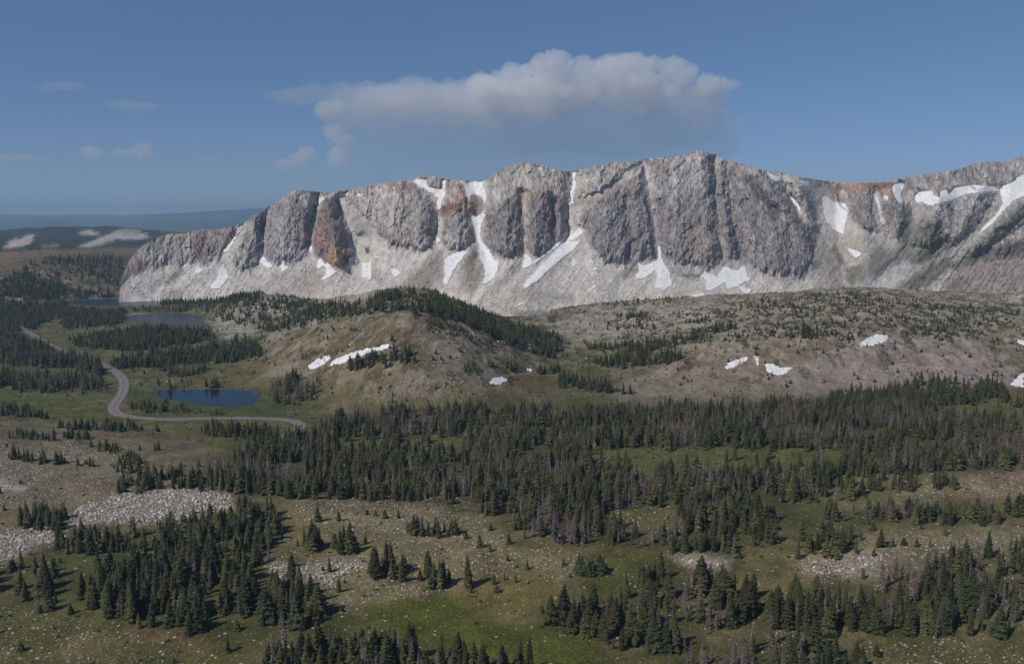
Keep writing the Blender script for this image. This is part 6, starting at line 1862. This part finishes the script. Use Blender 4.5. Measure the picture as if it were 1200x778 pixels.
WHITE_ = (1.0, 1.0, 1.0)
M_CL_D = cloud_mat('cloud_crown_mat', 8e-4, WHITE_, 0.); M_CL_A = cloud_mat('cloud_sheet_mat', 3.0e-4, WHITE_, 0.); M_CL_L = cloud_mat('cloud_base_mat', 1.5e-4, (.985, .99, 1.0), 0.); M_CL_N = cloud_mat('cloud_anvil_mat', 2.4e-4, WHITE_, 0.); M_CL_V = cloud_mat('cloud_veil_mat', 9e-5, (.96, .975, 1.0), 0.); M_CL_S = cloud_mat('small_cloud_mat', 7e-4, WHITE_, 0.)
storm = bpy.data.objects.new('storm_cloud', None); COL.objects.link(storm)
storm.location = (0, CLY, 2500)
tag(storm, 'large flat-topped storm cloud rising behind the middle of the ridge', 'cloud')
def reparent(o, p):
    o.parent = p; o.matrix_parent_inverse = p.matrix_basis.inverted()
def billow_row(line, n, r0, r1, seed, dd=0, back=10):
    """many small heaped puffs strung along a line"""
    q = np.random.default_rng(seed); P = np.array(line, float)
    L = np.concatenate([[0], np.cumsum(np.hypot(*np.diff(P, axis=0).T))])
    out = []
    for t in q.uniform(0, 1, n):
        x = np.interp(t * L[-1], L, P[:, 0]); y = np.interp(t * L[-1], L, P[:, 1]); r = q.uniform(r0, r1)
        out.append((x + q.normal(0, 3), y + q.uniform(-.3, 1.0) * r, r * q.uniform(1, 1.5), r, r * 1.2, dd + q.uniform(-back, back)))
    return out


def heap(poly, n, r0, r1, seed, back):
    """puffs of mixed size heaped inside an outline"""
    q = np.random.default_rng(seed); P = np.array(poly, float); out = []
    while len(out) < n:
        x = q.uniform(P[:, 0].min(), P[:, 0].max()); y = q.uniform(P[:, 1].min(), P[:, 1].max())
        if in_poly(np.array([x]), np.array([y]), poly)[0]:
            r = r0 + (r1 - r0) * q.uniform() ** 2
            out.append((x, y, r * q.uniform(1, 1.7), r, r * 1.2, q.uniform(-back, back)))
    return out


puffs = heap([(560, 99), (580, 90), (600, 84), (640, 73), (665, 70), (700, 72), (735, 69), (765, 67), (795, 72), (812, 82), (822, 95), (862, 100), (820, 108), (740, 112), (640, 110), (580, 107)], 120, 3, 12, 21, 12)
puffs += billow_row([(563, 96), (590, 90), (612, 85), (640, 76), (665, 73), (700, 74), (735, 72), (765, 70), (795, 76), (815, 88)], 26, 2.5, 8, 3, 0, 7)
puffs += [(700, 92, 84, 10, 12, 0), (620, 98, 44, 7, 12, 0), (846, 100, 20, 3.5, 10, 0)]
o = cloud_body('crown', puffs, M_CL_D, None, 110., 260., 380., 1)
reparent(o, storm)
puffs = [(480, 114, 62, 11, 16, 0), (560, 114, 80, 14, 18, 0), (640, 112, 80, 16, 20, 0), (740, 110, 84, 18, 20, 0), (815, 116, 40, 16, 16, 0), (838, 144, 30, 5, 10, 0), (852, 139, 16, 4, 8, 0)]
puffs += billow_row([(430, 108), (480, 103), (530, 103), (570, 98)], 18, 3.5, 7, 6, 0, 5)
puffs += heap([(420, 112), (480, 104), (560, 100), (640, 100), (760, 104), (830, 112), (836, 130), (760, 128), (640, 126), (520, 124), (440, 122)], 60, 4, 14, 8, 14)
o = cloud_body('sheet', puffs, M_CL_A, None, 160., 380., 620., 2)
reparent(o, storm)
puffs = [(345, 113, 34, 3.5, 12, 0), (390, 112, 50, 8, 14, 0), (440, 116, 62, 13, 16, 0), (500, 122, 80, 18, 18, 6), (580, 126, 90, 20, 20, 6)]
puffs += billow_row([(330, 112), (380, 104), (430, 106)], 12, 2.5, 5, 9, 0, 4)
o = cloud_body('anvil', puffs, M_CL_N, None, 210., 520., 1300., 5)
reparent(o, storm)
o = cloud_body('lower_sheet', [(440, 130, 60, 16, 20, 25), (520, 138, 90, 22, 22, 25), (620, 142, 100, 28, 24, 25), (720, 144, 100, 30, 24, 25), (790, 138, 60, 28, 22, 25), (600, 120, 180, 24, 20, 28)], M_CL_L, None, 260., 800., 1900., 6)
reparent(o, storm)
o = cloud_body('rain_veil', [(470, 156, 80, 34, 30, 50), (580, 160, 110, 46, 30, 50), (700, 160, 130, 50, 30, 50), (790, 158, 70, 40, 30, 50), (620, 195, 190, 36, 30, 50)], M_CL_V, None, 420., 1100., 3600., 3)
reparent(o, storm)
small = [
    ([(105, 179, 10, 5, 9, 0), (111, 181, 9, 4, 8, 0)], 'small round cloud low in the sky at far left', 160., 180., 700.),
    ([(168, 175, 9, 6, 8, 0), (162, 180, 14, 4, 9, 0), (146, 180, 14, 1.8, 6, 0), (174, 181, 9, 3, 7, 0)], 'small pointed cloud with a thin tail, second from the left', 160., 180., 700.),
    ([(240, 177, 3.2, 6, 4, 0), (242, 187, 9, 1.8, 6, 0)], 'tiny upright wisp of cloud left of the ridge', 130., 120., 500.),
    ([(383, 130, 14, 8, 12, 0), (392, 127, 10, 6, 9, 0)], 'small puff hanging under the left end of the storm cloud', 170., 200., 700.),
    ([(392, 155, 12, 5, 9, 0), (402, 165, 10, 6, 9, 0), (400, 184, 12, 9, 10, 0), (396, 190, 10, 6, 8, 0)], 'ragged upright cloud column below the left end of the storm cloud', 170., 220., 700.),
    ([(358, 180, 9, 7, 8, 0), (350, 188, 10, 5, 8, 0), (336, 193, 14, 3.5, 9, 0)], 'low small cloud just left of the ragged column', 170., 200., 700.),
    ([(148, 123, 26, 2.6, 12, 0), (168, 125, 20, 2.8, 10, 0)], 'long thin streak of cloud in the upper left sky', 150., 120., 900.),
    ([(75, 101, 26, 3, 12, 0), (52, 103, 16, 2, 8, 0)], 'faint flat streak of cloud, highest one at upper left', 150., 120., 900.),
    ([(18, 185, 40, 2.6, 14, 0)], 'flat streak of cloud at the left edge low in the sky', 150., 120., 900.),
]
M_CL_T = cloud_mat('thin_cloud_mat', 2.2e-4, WHITE_, 0.)
for i, (pf, lab, vx, rg, scl) in enumerate(small):
    o = cloud_body('cloud', pf, M_CL_T if i in (2, 6, 7, 8) else M_CL_S, None, vx * .7, rg * 1.5, scl * .62, 10 + i)
    tag(o, lab, 'cloud', 'small clouds low in the sky')
tick('clouds')

# ------------------------------------------------------------------ sun, sky, camera
EL, AZ = math.radians(47), math.radians(234)       # sun behind and to the left of the viewer
sd = Vector((math.sin(AZ) * math.cos(EL), math.cos(AZ) * math.cos(EL), math.sin(EL)))
sl = bpy.data.lights.new('sun', 'SUN'); sl.energy = 3.0; sl.angle = math.radians(.55); sl.color = (1, .935, .84)
so = bpy.data.objects.new('sun', sl); COL.objects.link(so)
so.rotation_euler = (-sd).to_track_quat('-Z', 'Y').to_euler()
w = bpy.data.worlds.new('World'); scene.world = w; w.use_nodes = True
nt = w.node_tree; nt.nodes.clear()
sky = nt.nodes.new('ShaderNodeTexSky'); sky.sky_type = 'NISHITA'; sky.sun_disc = False
sky.sun_elevation = EL; sky.sun_rotation = AZ; sky.altitude = 3300; sky.air_density = 1.0; sky.dust_density = .4; sky.ozone_density = 1.5
bg = nt.nodes.new('ShaderNodeBackground'); bg.inputs['Strength'].default_value = .08
wo = nt.nodes.new('ShaderNodeOutputWorld')
gm = nt.nodes.new('ShaderNodeNewGeometry'); sx_ = nt.nodes.new('ShaderNodeSeparateXYZ'); nt.links.new(gm.outputs['Incoming'], sx_.inputs[0])
ab = nt.nodes.new('ShaderNodeMath'); ab.operation = 'ABSOLUTE'; nt.links.new(sx_.outputs['Z'], ab.inputs[0])
cr = nt.nodes.new('ShaderNodeValToRGB'); nt.links.new(ab.outputs[0], cr.inputs[0])
cr.color_ramp.elements[0].position = 0.0; cr.color_ramp.elements[0].color = (.45, .505, .70, 1)
cr.color_ramp.elements[1].position = .8; cr.color_ramp.elements[1].color = (.75, .88, 1.0, 1)
e = cr.color_ramp.elements.new(.25); e.color = (.72, .86, .95, 1)
mm = nt.nodes.new('ShaderNodeMix'); mm.data_type = 'RGBA'; mm.blend_type = 'MULTIPLY'; mm.inputs[0].default_value = 1
nt.links.new(sky.outputs[0], mm.inputs[6]); nt.links.new(cr.outputs[0], mm.inputs[7])
nt.links.new(mm.outputs[2], bg.inputs[0]); nt.links.new(bg.outputs[0], wo.inputs[0])

cam = bpy.data.cameras.new('camera'); cam.sensor_width = 36; cam.lens = F / 1200 * 36
cam.clip_start = 1; cam.clip_end = 300000
co = bpy.data.objects.new('camera', cam); COL.objects.link(co)
co.location = (0, 0, H); co.rotation_euler = (math.pi / 2 - TH, 0, 0)
scene.camera = co
vs = scene.view_settings
vs.view_transform = 'Standard'; vs.look = 'None'; vs.exposure = 0.0; vs.gamma = 1.0; vs.use_curve_mapping = False
scene.render.film_transparent = False
scene.cycles.use_denoising = True
scene.cycles.max_bounces = 14; scene.cycles.diffuse_bounces = 3; scene.cycles.glossy_bounces = 3; scene.cycles.volume_bounces = 14
